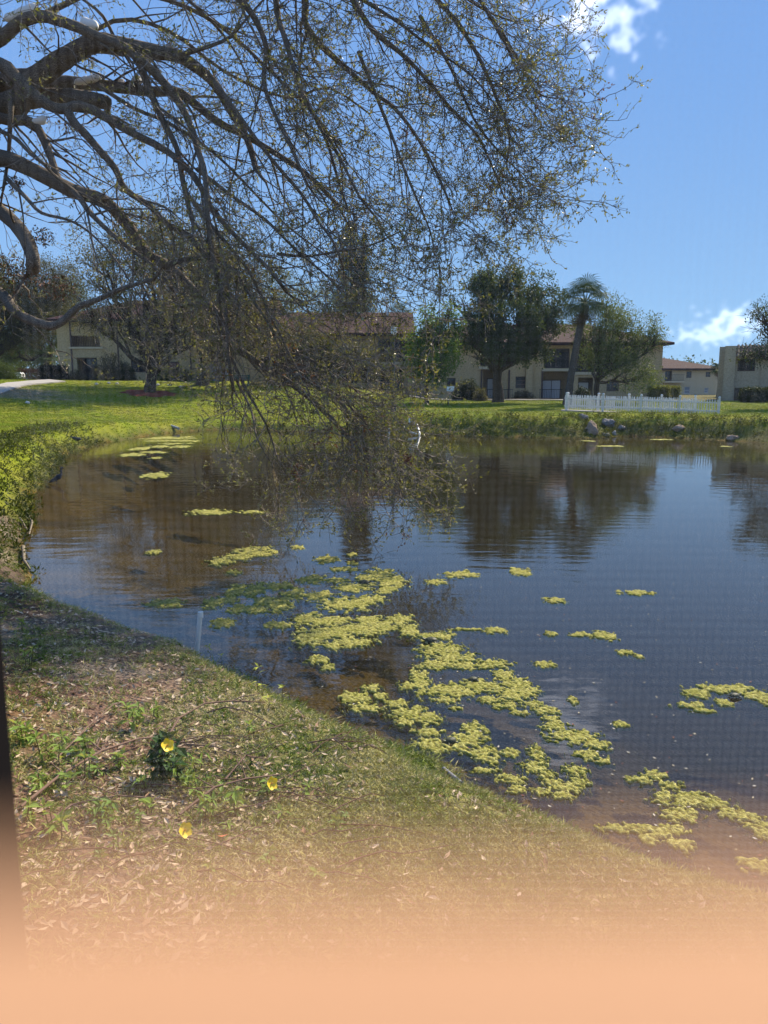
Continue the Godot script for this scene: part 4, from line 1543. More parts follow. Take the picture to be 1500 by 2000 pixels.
func make_bank_things():
	var tan_rock := mat("tan_rock", 0.30, 0.22, 0.155, 0.9)
	relief(tan_rock, grey_tex(55, 0.05, 0, 1, 256), 3.0)
	tan_rock.uv1_triplanar = true
	var grey_rock := mat("grey_rock", 0.19, 0.175, 0.16, 0.9)
	relief(grey_rock, mats["tan_rock"].heightmap_texture, 3.0)
	grey_rock.uv1_triplanar = true
	rock("tan boulder at the waterline below the left end of the railings", on_ground(1154, 843), Vector3(0.32, 0.5, 0.4), tan_rock, 1)
	rock("brown rock above the tan boulder on the bank", on_ground(1138, 818) + Vector3(0, 0.05, 0), Vector3(0.26, 0.2, 0.2), grey_rock, 2)
	rock("grey boulder half sunk in the bank below the second railing post", on_ground(1188, 827), Vector3(0.36, 0.24, 0.3), grey_rock, 3)
	rock("small grey rock right of the half sunk boulder", on_ground(1214, 836), Vector3(0.2, 0.14, 0.2), grey_rock, 4)
	rock("pale flat stone at the waterline right of the tan boulder", on_ground(1183, 849), Vector3(0.24, 0.08, 0.14), mat("dull_stone", 0.34, 0.31, 0.27, 0.9), 5)
	rock("pale pointed stone at the waterline, second right of the tan boulder", on_ground(1200, 848), Vector3(0.1, 0.17, 0.1), mat("dull_stone", 0.34, 0.31, 0.27, 0.9), 6)
	rock("rounded tan stone by the water under the middle of the railings", on_ground(1328, 838), Vector3(0.32, 0.2, 0.24), tan_rock, 7)
	rock("tan stone at the water's edge in the shade at the right", on_ground(1432, 856), Vector3(0.3, 0.16, 0.25), tan_rock, 8)

	var pvc := mat("white_plastic_pipe", 0.62, 0.62, 0.58, 0.4)
	var grey_pvc := mat("grey_plastic_pipe", 0.62, 0.62, 0.58, 0.5)
	var mb := MB.new()
	var p0 := level(383, 1288, 0.0)
	var p1 := at(391, 1196, -p0.z - 0.02)
	p0 += (p0 - p1) * 0.5
	mb.tube(PackedVector3Array([p0, p1]), PackedFloat32Array([0.021, 0.021]), 14)
	mb.tube(PackedVector3Array([p1 - Vector3(0, 0.05, 0), p1 + Vector3(0, 0.004, 0)]), PackedFloat32Array([0.025, 0.025]), 14)
	tag(part("plastic_pipe", mb.mesh(), grey_pvc, self), "grey plastic pipe standing upright in the shallow water by the near bank", "pipe")
	mb = MB.new()
	var dd := 42.0
	mb.tube(PackedVector3Array([at(801, 817, dd), at(801, 829, dd - 0.1)]), PackedFloat32Array([0.08, 0.08]), 10)
	mb.tube(PackedVector3Array([at(802, 820, dd), at(815, 830, dd - 0.5), at(820, 848, dd - 1.2), at(819, 853, dd - 1.3)]), PackedFloat32Array([0.052, 0.052, 0.052, 0.052]), 10)
	mb.tube(PackedVector3Array([at(797, 843, dd - 1.0), at(818, 848, dd - 1.3)]), PackedFloat32Array([0.05, 0.05]), 8)
	tag(part("plastic_pipe", mb.mesh(), pvc, self), "bent white drain pipe running down the far bank into the pond", "pipe")
	mb = MB.new()
	mb.tube(PackedVector3Array([at(761, 833, dd - 1.5), at(759, 856, dd - 1.5)]), PackedFloat32Array([0.055, 0.055]), 10)
	tag(part("plastic_pipe", mb.mesh(), pvc, self), "short white pipe standing in the water left of the bent drain pipe", "pipe")
	mb = MB.new()
	var e0 := on_ground(338, 836)
	mb.tube(PackedVector3Array([e0 + Vector3(-0.25, 0.12, -0.4), e0 + Vector3(0.4, 0.0, 0.35)]), PackedFloat32Array([0.075, 0.075]), 12)
	tag(part("drain_pipe", mb.mesh(), mat("grey_drain", 0.28, 0.28, 0.26, 0.7), self), "grey drain pipe end sticking out of the left grassy bank", "pipe")
	mb = MB.new()
	var e1 := level(866, 1508, 0.0)
	var e2 := level(900, 1538, 0.0)
	mb.tube(PackedVector3Array([e1 + Vector3(0, 0.02, 0), e2 + Vector3(0, 0.025, 0)]), PackedFloat32Array([0.016, 0.017]), 12)
	tag(part("drain_pipe", mb.mesh(), mat("dull_blue_pipe", 0.09, 0.095, 0.12, 0.6), self), "dull blue grey pipe lying along the near waterline", "pipe")

	# rough ground cover on the far bank, and tangled growth on the left bank
	var xf := []
	var cl := []
	var low := clump_mesh(14, 0.16, 0.10, 0.045)
	for i in 5200:
		var x := rnd(-2.0, 24.0)
		var z := rnd(-46.0, -37.0)
		var d := shore_distance(x, z)
		if d < -0.15 or d > 2.3 + nz.get_noise_2d(x * 9, z * 9) * 1.2:
			continue
		var k := 0.5 + nz2.get_noise_2d(x * 8, z * 8) * 1.3
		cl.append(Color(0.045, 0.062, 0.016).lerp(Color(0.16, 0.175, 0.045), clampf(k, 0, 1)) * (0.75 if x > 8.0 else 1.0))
		xf.append(Transform3D(basis_from(Vector3.UP + rdir() * 0.8, rng.randf() * TAU, rnd(0.6, 1.2)), Vector3(x, ground(x, z) + rnd(0, 0.06), z)))
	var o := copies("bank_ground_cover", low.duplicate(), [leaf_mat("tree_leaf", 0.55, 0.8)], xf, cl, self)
	tag(o, "rough green ground cover on the far pond bank", "ground cover")
	xf = []
	cl = []
	for i in 9000:
		var x := rnd(-17.0, -4.5)
		var z := rnd(-36.0, -10.0)
		var d := shore_distance(x, z)
		if d < -0.12 or d > 1.9 + nz.get_noise_2d(x * 9, z * 9) * 1.5:
			continue
		var k := 0.5 + nz2.get_noise_2d(x * 8, z * 8) * 1.3
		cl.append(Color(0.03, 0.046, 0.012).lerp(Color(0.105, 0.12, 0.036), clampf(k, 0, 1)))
		xf.append(Transform3D(basis_from(Vector3.UP + rdir() * 0.8, rng.randf() * TAU, rnd(0.35, 1.0)), Vector3(x, ground(x, z) + rnd(0, 0.1), z)))
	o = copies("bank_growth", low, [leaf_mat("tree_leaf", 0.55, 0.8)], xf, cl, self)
	tag(o, "tangled green growth hanging over the left pond bank", "ground cover")
	var wood := mat("bleached_wood", 0.17, 0.145, 0.11, 0.9)
	for q in [[[[52, 1000], [62, 1020], [56, 1044]], "curved bleached stick at the left waterline, upper one"], [[[44, 1068], [46, 1095], [58, 1112]], "curved bleached branch lying in the water below the upper stick"], [[[10, 985], [40, 1015], [52, 1035]], "bare stick slanting down the left bank"]]:
		var sp := PackedVector3Array()
		for p in q[0]:
			sp.append(level(p[0], p[1], 0.06))
		mb = MB.new()
		mb.tube(sp, taper(3, 0.032, 0.012), 6, true, 0.2)
		tag(part("driftwood", mb.mesh(), wood, self), q[1], "stick")

# ------------------------------------------------------------------ the big oak at the left
var tree_mb: MB
var spray_xf := []
var spray_cl := []
var sprays := []

func spray_mesh(seed_: int, leaves: float) -> ArrayMesh:          # a drooping twig, 0.6 m long, with side twigs and small leaves
	rng.seed = seed_
	var wood := MB.new()
	var lf := MB.new()
	var main := PackedVector3Array()
	var p := Vector3.ZERO
	var d := Vector3.UP
	for i in 6:
		main.append(p)
		d = (d + rvec() * 0.28).normalized()
		p += d * 0.12
	wood.tube(main, taper(6, 0.0075, 0.0035), 3, false)
	for j in 8:
		var b := main[rng.randi_range(1, 5)]
		var e := (d + rdir() * 1.1).normalized()
		var l := rnd(0.14, 0.34)
		var pts := PackedVector3Array([b, b + e * l * 0.5 + rvec() * 0.03, b + e * l + rvec() * 0.05])
		wood.tube(pts, taper(3, 0.0045, 0.0022), 3, false)
		for q in int(4 * leaves + rng.randf()):
			var f := rnd(0.35, 1.05)
			var at_ := b.lerp(pts[2], f)
			var ld := (e + rdir() * 1.2).normalized()
			var s := rnd(0.7, 1.2)
			lf.col = Color(s, s * rnd(0.9, 1.05), s * rnd(0.75, 1.1))
			lf.leaf(at_, ld, ld.cross(rdir()).normalized(), rnd(0.04, 0.068), rnd(0.017, 0.028))
	var m := wood.mesh()
	return lf.mesh(m)

func add_spray(p: Vector3, d: Vector3, s: float):
	spray_xf.append(Transform3D(basis_from(d, rng.randf() * TAU, s), p))
	var k := rng.randf()
	var c := Color(0.125, 0.132, 0.062).lerp(Color(0.30, 0.285, 0.19), k)
	if rng.randf() < 0.05:
		c = Color(0.20, 0.21, 0.03)
	if rng.randf() < 0.03:
		c = Color(0.16, 0.07, 0.04)
	spray_cl.append(c)

func branch(p: Vector3, d: Vector3, l: float, r: float, dens: float):
	var n := maxi(4, int(l / 0.28))
	var pts := PackedVector3Array([p])
	var dirs := []
	for i in n:
		d = (d + rvec() * 0.26 + Vector3(0.02, -0.075, 0)).normalized()
		p += d * l / n
		pts.append(p)
		dirs.append(d)
	tree_mb.tube(pts, taper(n + 1, r, 0.004), 5 if r > 0.014 else 4, false)
	for i in range(1, n + 1):
		var dd: Vector3 = dirs[i - 1]
		if rng.randf() < 0.75 * dens:
			# a side twig carrying sprays
			var sd := (dd + rdir() * 0.95 + Vector3(0.1, -0.12, 0)).normalized()
			var sl := rnd(0.3, 0.9)
			var sp := wander(pts[i], pts[i] + sd * sl, 3, 0.1)
			tree_mb.tube(sp, taper(4, maxf(0.006, r * 0.4), 0.004), 3, false)
			if rng.randf() < 0.8:
				add_spray(sp[3], (sd + rdir() * 0.4).normalized(), rnd(0.6, 1.1))
			if rng.randf() < 0.6 * dens:
				add_spray(sp[2], (sd + rdir() * 0.8).normalized(), rnd(0.6, 1.0))
	add_spray(p, d, rnd(0.7, 1.1))

func make_big_tree():
	tree_mb = MB.new()
	var g0 := Vector3(-8.6, 0, -12.3)
	g0.y = ground(g0.x, g0.z)
	# each limb: depth at its ends, width in pixels at its ends, how densely it bears branches, traced points
	var limbs := [
		[12.2, 11.6, 36, 7, 0.55, [[-235, 400], [-100, 315], [0, 308], [60, 330], [140, 372], [200, 390], [250, 440], [285, 495], [330, 520], [390, 580], [430, 620], [445, 665], [500, 705], [570, 750], [630, 800], [685, 860], [730, 912]]],
		[11.6, 11.0, 11, 4, 0.8, [[325, 515], [390, 503], [450, 520], [490, 580], [530, 640]]],
		[12.2, 11.8, 30, 24, 0.25, [[-235, 380], [-120, 345], [-40, 382], [0, 412], [40, 450], [60, 490], [64, 525]]],
		[12.2, 10.8, 27, 6, 0.45, [[-260, 470], [-100, 515], [0, 572], [30, 610], [90, 635], [120, 628], [150, 600], [190, 585], [240, 562], [300, 545]]],
		[12.0, 11.2, 27, 8, 0.6, [[-190, 280], [-80, 130], [0, 75], [40, 42], [80, 30], [110, 38], [150, 52], [190, 70], [240, 90], [270, 118], [282, 150], [298, 190], [320, 240], [345, 290], [358, 360], [375, 430]]],
		[12.6, 12.0, 52, 10, 0.5, [[-190, 290], [-60, 230], [30, 205], [55, 165], [110, 122], [150, 98], [190, 80], [240, 88], [300, 100], [345, 108], [385, 132], [420, 165], [450, 215], [480, 265], [500, 330]]],
		[12.9, 12.6, 40, 16, 0.3, [[-150, 290], [0, 165], [60, 150], [110, 118], [160, 100], [190, 92], [240, 100]]],
		[11.8, 11.2, 29, 6, 0.6, [[-190, 260], [-60, 130], [0, 125], [30, 150], [60, 180], [95, 205], [125, 212], [155, 205], [200, 225], [250, 255], [300, 280], [340, 305], [380, 345], [410, 400], [450, 450], [520, 520], [560, 570]]],
		[13.2, 12.4, 32, 7, 0.6, [[-190, 300], [-50, 215], [30, 175], [100, 165], [130, 160], [190, 165], [250, 172], [300, 178], [350, 180], [390, 210], [430, 240], [480, 265], [540, 300], [600, 340], [660, 400]]],
		[12.6, 12.4, 42, 24, 0.1, [[-190, 320], [0, 205], [60, 192], [120, 188], [170, 192], [205, 198]]],
		[12.4, 11.6, 24, 5, 0.6, [[-190, 330], [-40, 235], [20, 235], [60, 237], [80, 262], [100, 310], [115, 350], [150, 380], [180, 420], [240, 475], [300, 520], [340, 570]]],
		[11.9, 11.2, 17, 6, 0.7, [[130, 213], [145, 240], [165, 260], [200, 300], [225, 330], [245, 370], [290, 400], [330, 440], [380, 470], [420, 530], [440, 600], [445, 690], [455, 760]]],
		[11.5, 11.0, 18, 7, 0.7, [[270, 112], [300, 140], [340, 185], [370, 240], [385, 290], [400, 340], [405, 420], [412, 480], [425, 560]]],
		[12.0, 11.9, 10, 5, 0.4, [[22, 195], [18, 260], [15, 310], [5, 370]]],
		[12.0, 11.5, 9, 3, 0.5, [[0, 255], [30, 270], [60, 300], [85, 320], [115, 350], [190, 400], [260, 420], [300, 425]]],
		[11.8, 11.2, 9, 3, 0.6, [[10, 345], [50, 385], [80, 415], [130, 428], [170, 450], [220, 500], [260, 560]]],
		[12.4, 11.2, 16, 5, 0.95, [[-150, 100], [100, -150], [300, -120], [420, -40], [480, 10], [510, 60], [520, 100], [515, 140], [520, 180], [545, 240], [570, 290], [600, 360]]],
		[12.4, 11.4, 14, 4, 0.95, [[200, -250], [400, -150], [520, -50], [545, 40], [555, 70], [570, 120], [585, 170], [610, 220], [640, 280], [660, 350], [680, 410]]],
		[12.4, 11.8, 16, 4, 1.0, [[300, -250], [500, -150], [590, -20], [595, 40], [620, 80], [650, 110], [690, 145], [730, 180], [770, 210], [810, 260], [850, 330], [880, 400]]],
		[12.4, 12.2, 14, 3, 1.0, [[400, -280], [600, -150], [690, 0], [730, 60], [780, 100], [830, 150], [880, 210], [930, 260], [960, 320], [985, 385]]],
		[12.6, 12.6, 13, 3, 1.0, [[400, -300], [700, -180], [820, -40], [890, 40], [935, 110], [970, 190], [995, 260], [990, 320]]],
		[12.6, 12.9, 12, 3, 1.0, [[500, -320], [800, -200], [900, -60], [950, 20], [990, 90], [1020, 160]]],
		[12.0, 12.0, 9, 3, 0.9, [[340, 110], [400, 92], [450, 70], [490, 25], [540, -30]]],
		[11.6, 11.0, 10, 4, 0.6, [[420, 160], [470, 230], [530, 310], [590, 380], [620, 430], [650, 470], [670, 520]]],
		[11.6, 11.0, 9, 3, 0.5, [[385, 330], [450, 380], [520, 430], [580, 490], [640, 540], [690, 600]]],
		[11.4, 10.9, 9, 3, 0.8, [[360, 370], [420, 450], [480, 520], [520, 600], [560, 680], [600, 760]]],
		[11.4, 11.0, 7, 2.5, 0.35, [[540, 495], [600, 500], [660, 490], [720, 480], [780, 452]]],
		[11.6, 11.4, 13, 4, 1.25, [[430, 640], [470, 690], [540, 710], [600, 745], [670, 790], [700, 845], [718, 885]]],
		[11.6, 11.2, 8, 3, 1.1, [[447, 690], [480, 760], [520, 830], [540, 890]]],
		[11.6, 11.6, 8, 3, 1.15, [[500, 705], [570, 690], [630, 715], [680, 750], [705, 772]]],
		[11.6, 11.8, 7, 3, 1.25, [[560, 750], [640, 760], [690, 800], [725, 840], [742, 868]]],
		[11.5, 11.0, 6, 2.5, 0.8, [[460, 740], [490, 800], [500, 850], [520, 890]]],
		[12.0, 11.6, 8, 2.5, 0.8, [[700, 100], [760, 250], [790, 330], [815, 390], [840, 450], [848, 490]]],
		[11.8, 11.2, 8, 2.5, 0.6, [[600, 200], [660, 300], [700, 380], [735, 425], [755, 460]]],
		[12.6, 13.0, 9, 3, 1.0, [[800, -80], [890, -20], [950, 20], [1000, 40]]],
		[12.8, 12.9, 6, 2, 0.8, [[980, 60], [1020, 130], [1050, 180], [1090, 192]]],
		[12.2, 12.4, 8, 2.5, 1.0, [[820, 30], [880, 130], [925, 230], [970, 290], [1010, 330]]],
		[12.0, 12.0, 8, 2.5, 1.0, [[640, -40], [760, 30], [840, 90], [925, 150], [985, 230]]],
		[12.8, 12.6, 9, 2.5, 1.0, [[300, -60], [380, 10], [430, 60], [470, 120], [500, 200]]],
		[13.0, 12.6, 12, 3, 0.9, [[80, 30], [200, -20], [330, 0], [430, 50], [520, 130], [620, 230], [680, 320]]],
		[13.4, 12.8, 10, 3, 0.9, [[100, 120], [220, 40], [330, 60], [440, 140], [560, 190], [640, 170], [720, 220]]],
		[12.2, 12.0, 9, 3, 0.8, [[190, 165], [260, 210], [330, 240], [420, 300], [500, 380], [560, 440], [640, 500]]],
		[12.3, 12.6, 26, 5, 0.9, [[-190, 280], [-100, -120], [60, -330], [300, -430], [560, -440], [740, -390], [860, -310]]],
		[12.0, 11.2, 24, 5, 0.9, [[-190, 280], [-140, -80], [-40, -280], [120, -360], [330, -340], [520, -270], [700, -160]]],
		[12.6, 13.6, 22, 5, 0.9, [[-150, 100], [0, -260], [200, -480], [480, -560], [700, -540], [840, -480]]],
		[12.2, 11.0, 20, 5, 0.9, [[-170, 200], [-120, -200], [0, -420], [200, -520], [420, -500], [620, -420]]],
		[12.2, 12.0, 8, 3, 0.8, [[230, 90], [200, 30], [150, -10], [90, -50]]],
	]
	for L in limbs:
		var pts := PackedVector3Array()
		var cs: Array = L[5]
		var k: int = cs.size()
		for i in k - 1:
			var sub := 3
			for s in sub:
				var t := (i + float(s) / sub) / (k - 1)
				var a := Vector2(cs[i][0], cs[i][1])
				var b := Vector2(cs[i + 1][0], cs[i + 1][1])
				var pre := Vector2(cs[maxi(i - 1, 0)][0], cs[maxi(i - 1, 0)][1])
				var post := Vector2(cs[mini(i + 2, k - 1)][0], cs[mini(i + 2, k - 1)][1])
				var q := a.cubic_interpolate(b, pre, post, float(s) / sub)
				pts.append(at(q.x, q.y, lerpf(L[0], L[1], t) + 0.25 * sin(t * 7.0 + L[2])))
		pts.append(at(cs[k - 1][0], cs[k - 1][1], L[1]))
		var n := pts.size()
		var rs := PackedFloat32Array()
		for i in n:
			rs.append(lerpf(L[2], L[3], pow(float(i) / (n - 1), 0.75)) * 0.5 * L[0] / FOCAL)
		tree_mb.tube(pts, rs, 9 if L[2] > 12 else 6, true, 0.07)
		# branches along the limb
		var reach := lerpf(1.0, 0.55, smoothstep(800.0, 1000.0, cs[k - 1][0])) * (0.66 if cs[k - 1][1] > 650 else 1.0)
		var total := 0.0
		for i in n - 1:
			total += (pts[i + 1] - pts[i]).length()
		var done := 0.0
		for i in n - 1:
			var seg := pts[i + 1] - pts[i]
			done += seg.length()
			var tt := done / total
			if rng.randf() < seg.length() * 4.2 * L[4] * smoothstep(0.05, 0.4, tt):
				var d := (seg.normalized() * 0.9 + rdir() * 0.85 + Vector3(0.22, -0.1, 0)).normalized()
				branch(pts[i + 1], d, rnd(0.6, 1.7) * reach, clampf(rs[i] * 0.45, 0.008, 0.022), L[4])
		branch(pts[n - 1], (pts[n - 1] - pts[n - 2]).normalized(), rnd(0.6, 1.0) * reach, maxf(rs[n - 1] * 0.8, 0.007), 1.0)
	var tr := thing("oak_tree", "big spreading oak reaching in from the left, grey bare limbs drooping over the pond", "tree", g0)
	var trunk := MB.new()
	var fork := at(-225, 330, 12.3)
	trunk.tube(PackedVector3Array([g0 + Vector3(0, -0.5, 0), g0 + Vector3(0, 0.3, 0), g0.lerp(fork, 0.35), g0.lerp(fork, 0.7), fork, fork + Vector3(0.3, 1.2, 0)]), PackedFloat32Array([0.75, 0.55, 0.46, 0.42, 0.44, 0.3]), 14, true, 0.05)
	var bk := bark("big_oak_bark", 0.27, 0.225, 0.18)
	bk.uv1_scale = Vector3(4, 4, 4)
	bk.uv1_world_triplanar = true
	var off := -g0
	part("trunk", trunk.mesh(), bk, tr, off)
	part("branches", tree_mb.mesh(), bk, tr, off)
	var keep := rng.seed
	sprays = [spray_mesh(101, 1.1), spray_mesh(102, 0.7), spray_mesh(103, 1.5)]
	rng.seed = 555
	var tw := bark("twig_bark", 0.40, 0.34, 0.28)
	for v in 3:
		var xf := []
		var cl := []
		for i in range(v, spray_xf.size(), 3):
			var t: Transform3D = spray_xf[i]
			t.origin += off
			xf.append(t)
			cl.append(spray_cl[i])
		copies(["foliage", "foliage_001", "foliage_002"][v], sprays[v], [tw, leaf_mat("oak_leaf", 0.4, 0.9)], xf, cl, tr)
	# dead leaf bunches caught in the branches
	var dm := leaf_mat("dead_leaf", 0.7, 0.3)
	var kk := 0
	for q in [[995, 418, 12.6, 0.13, 0.24], [578, 925, 11.4, 0.14, 0.26], [60, 545, 11.8, 0.5, 0.22], [20, 520, 11.8, 0.35, 0.2], [118, 560, 11.6, 0.3, 0.22], [30, 355, 12.0, 0.14, 0.12], [715, 915, 11.5, 0.22, 0.1], [800, 895, 11.6, 0.14, 0.1], [80, 460, 11.8, 0.22, 0.16]]:
		var mb := MB.new()
		for i in int(70 + q[3] * 420):
			var d := rdir()
			mb.col = Color(0.11, 0.05, 0.03).lerp(Color(0.20, 0.11, 0.065), rng.randf())
			if q[0] < 200 and rng.randf() < 0.45:
				mb.col = Color(0.06, 0.055, 0.03)
			mb.leaf(Vector3(d.x * q[3], d.y * q[4], d.z * q[3]) * pow(rng.randf(), 0.5), (rdir() + Vector3(0, -0.7, 0)).normalized(), rdir(), rnd(0.04, 0.08), rnd(0.02, 0.035), 0.3)
		fast_part("dead_leaf_bunch", kk, mb.mesh(), dm, tr, Transform3D(Basis(), at(q[0], q[1], q[2]) + off))
		kk += 1

# ------------------------------------------------------------------ floating algae
func algae_mat(label: String, blobs: Array, cell: float, material: Material, group := "", rough := 0.75):
	var e := []
	var lo := Vector2(1e9, 1e9)
	var hi := -lo
	for b in blobs:
		var c := level(b[0], b[1], 0.0)
		var rx: float = (level(b[0] + b[2], b[1], 0) - c).length()
		var f := level(b[0], b[1] - b[3], 0)
		var g := level(b[0], b[1] + b[3], 0)
		var cz := (f.z + g.z) / 2
		var rz := absf(f.z - g.z) / 2
		e.append([c.x, cz, rx, rz])
		lo = lo.min(Vector2(c.x - rx * 1.7, cz - rz * 1.7))
		hi = hi.max(Vector2(c.x + rx * 1.7, cz + rz * 1.7))
	var nx := int((hi.x - lo.x) / cell) + 2
	var nn := int((hi.y - lo.y) / cell) + 2
	var f := PackedFloat32Array()
	f.resize(nx * nn)
	f.fill(-1.0)
	for b in e:
		var x0 := maxi(0, int((b[0] - b[2] * 1.7 - lo.x) / cell))
		var x1 := mini(nx - 1, int((b[0] + b[2] * 1.7 - lo.x) / cell) + 1)
		var z0 := maxi(0, int((b[1] - b[3] * 1.7 - lo.y) / cell))
		var z1 := mini(nn - 1, int((b[1] + b[3] * 1.7 - lo.y) / cell) + 1)
		for z in range(z0, z1 + 1):
			for x in range(x0, x1 + 1):
				var dx: float = (lo.x + x * cell - b[0]) / b[2]
				var dz: float = (lo.y + z * cell - b[1]) / b[3]
				var v := 1.0 - sqrt(dx * dx + dz * dz)
				if v > f[z * nx + x]:
					f[z * nx + x] = v
	var size_ := maxf(e[0][2], 0.05)
	for z in nn:
		for x in nx:
			var i := z * nx + x
			if f[i] <= -0.7:
				continue
			var wx := lo.x + x * cell
			var wz := lo.y + z * cell
			f[i] += nz.get_noise_2d(wx * 9.0 / size_, wz * 7.0 / size_) * rough * 0.9 + nz2.get_noise_2d(wx * 14.0 / size_ + 9.0, wz * 22.0 / size_) * rough * 1.25 + nz2.get_noise_2d(wx * 190.0, wz * 190.0) * rough * 0.5
	var low := -0.16
	var mb := MB.new()
	for z in nn - 1:
		for x in nx - 1:
			var i := z * nx + x
			if maxf(maxf(f[i], f[i + 1]), maxf(f[i + nx], f[i + nx + 1])) <= low:
				continue
			var q := [[x, z, f[i]], [x + 1, z, f[i + 1]], [x + 1, z + 1, f[i + nx + 1]], [x, z + 1, f[i + nx]]]
			var poly := []
			for k in 4:
				var a: Array = q[k]
				var b: Array = q[(k + 1) % 4]
				if a[2] > low:
					poly.append(a)
				if (a[2] > low) != (b[2] > low):
					var t: float = (a[2] - low) / (a[2] - b[2])
					poly.append([lerpf(a[0], b[0], t), lerpf(a[1], b[1], t), low])
			if poly.size() < 3:
				continue
			var k0 := mb.v.size()
			for p in poly:
				var wx: float = lo.x + p[0] * cell
				var wz: float = lo.y + p[1] * cell
				var n1 := nz2.get_noise_2d(wx * 260.0, wz * 260.0)
				var n2 := nz.get_noise_2d(wx * 40.0 + 50.0, wz * 40.0)
				var h: float = 0.001 + minf(p[2], 0.5) * 0.009 + (n1 + 0.4) * 0.014 * smoothstep(0.0, 0.12, p[2]) if p[2] > 0.0 else 0.001 + p[2] * 0.16
				mb.v.append(Vector3(wx, h, wz))
				mb.n.append(Vector3.UP)
				var c := Color(0.29, 0.275, 0.065).lerp(Color(0.18, 0.19, 0.03), clampf(0.5 + n2 * 1.3, 0, 1))
				c = c.lerp(Color(0.49, 0.45, 0.15), clampf(n1 * 2.4, 0, 0.9))
				c = c.lerp(Color(0.11, 0.085, 0.025), clampf(-n1 * 2.6 - 0.15, 0, 0.8))
				c = c.lerp(Color(0.12, 0.15, 0.02), smoothstep(0.06, -0.1, p[2]))
				mb.c.append(c)
				mb.uv.append(Vector2.ZERO)
			for k in range(1, poly.size() - 1):
				mb.ix.append_array([k0, k0 + k, k0 + k + 1])
	if mb.v.size() < 3:
		return
	var o := part("algae_mat", mb.smooth_mesh(), material, self)
	tag(o, label, "algae mat", group)

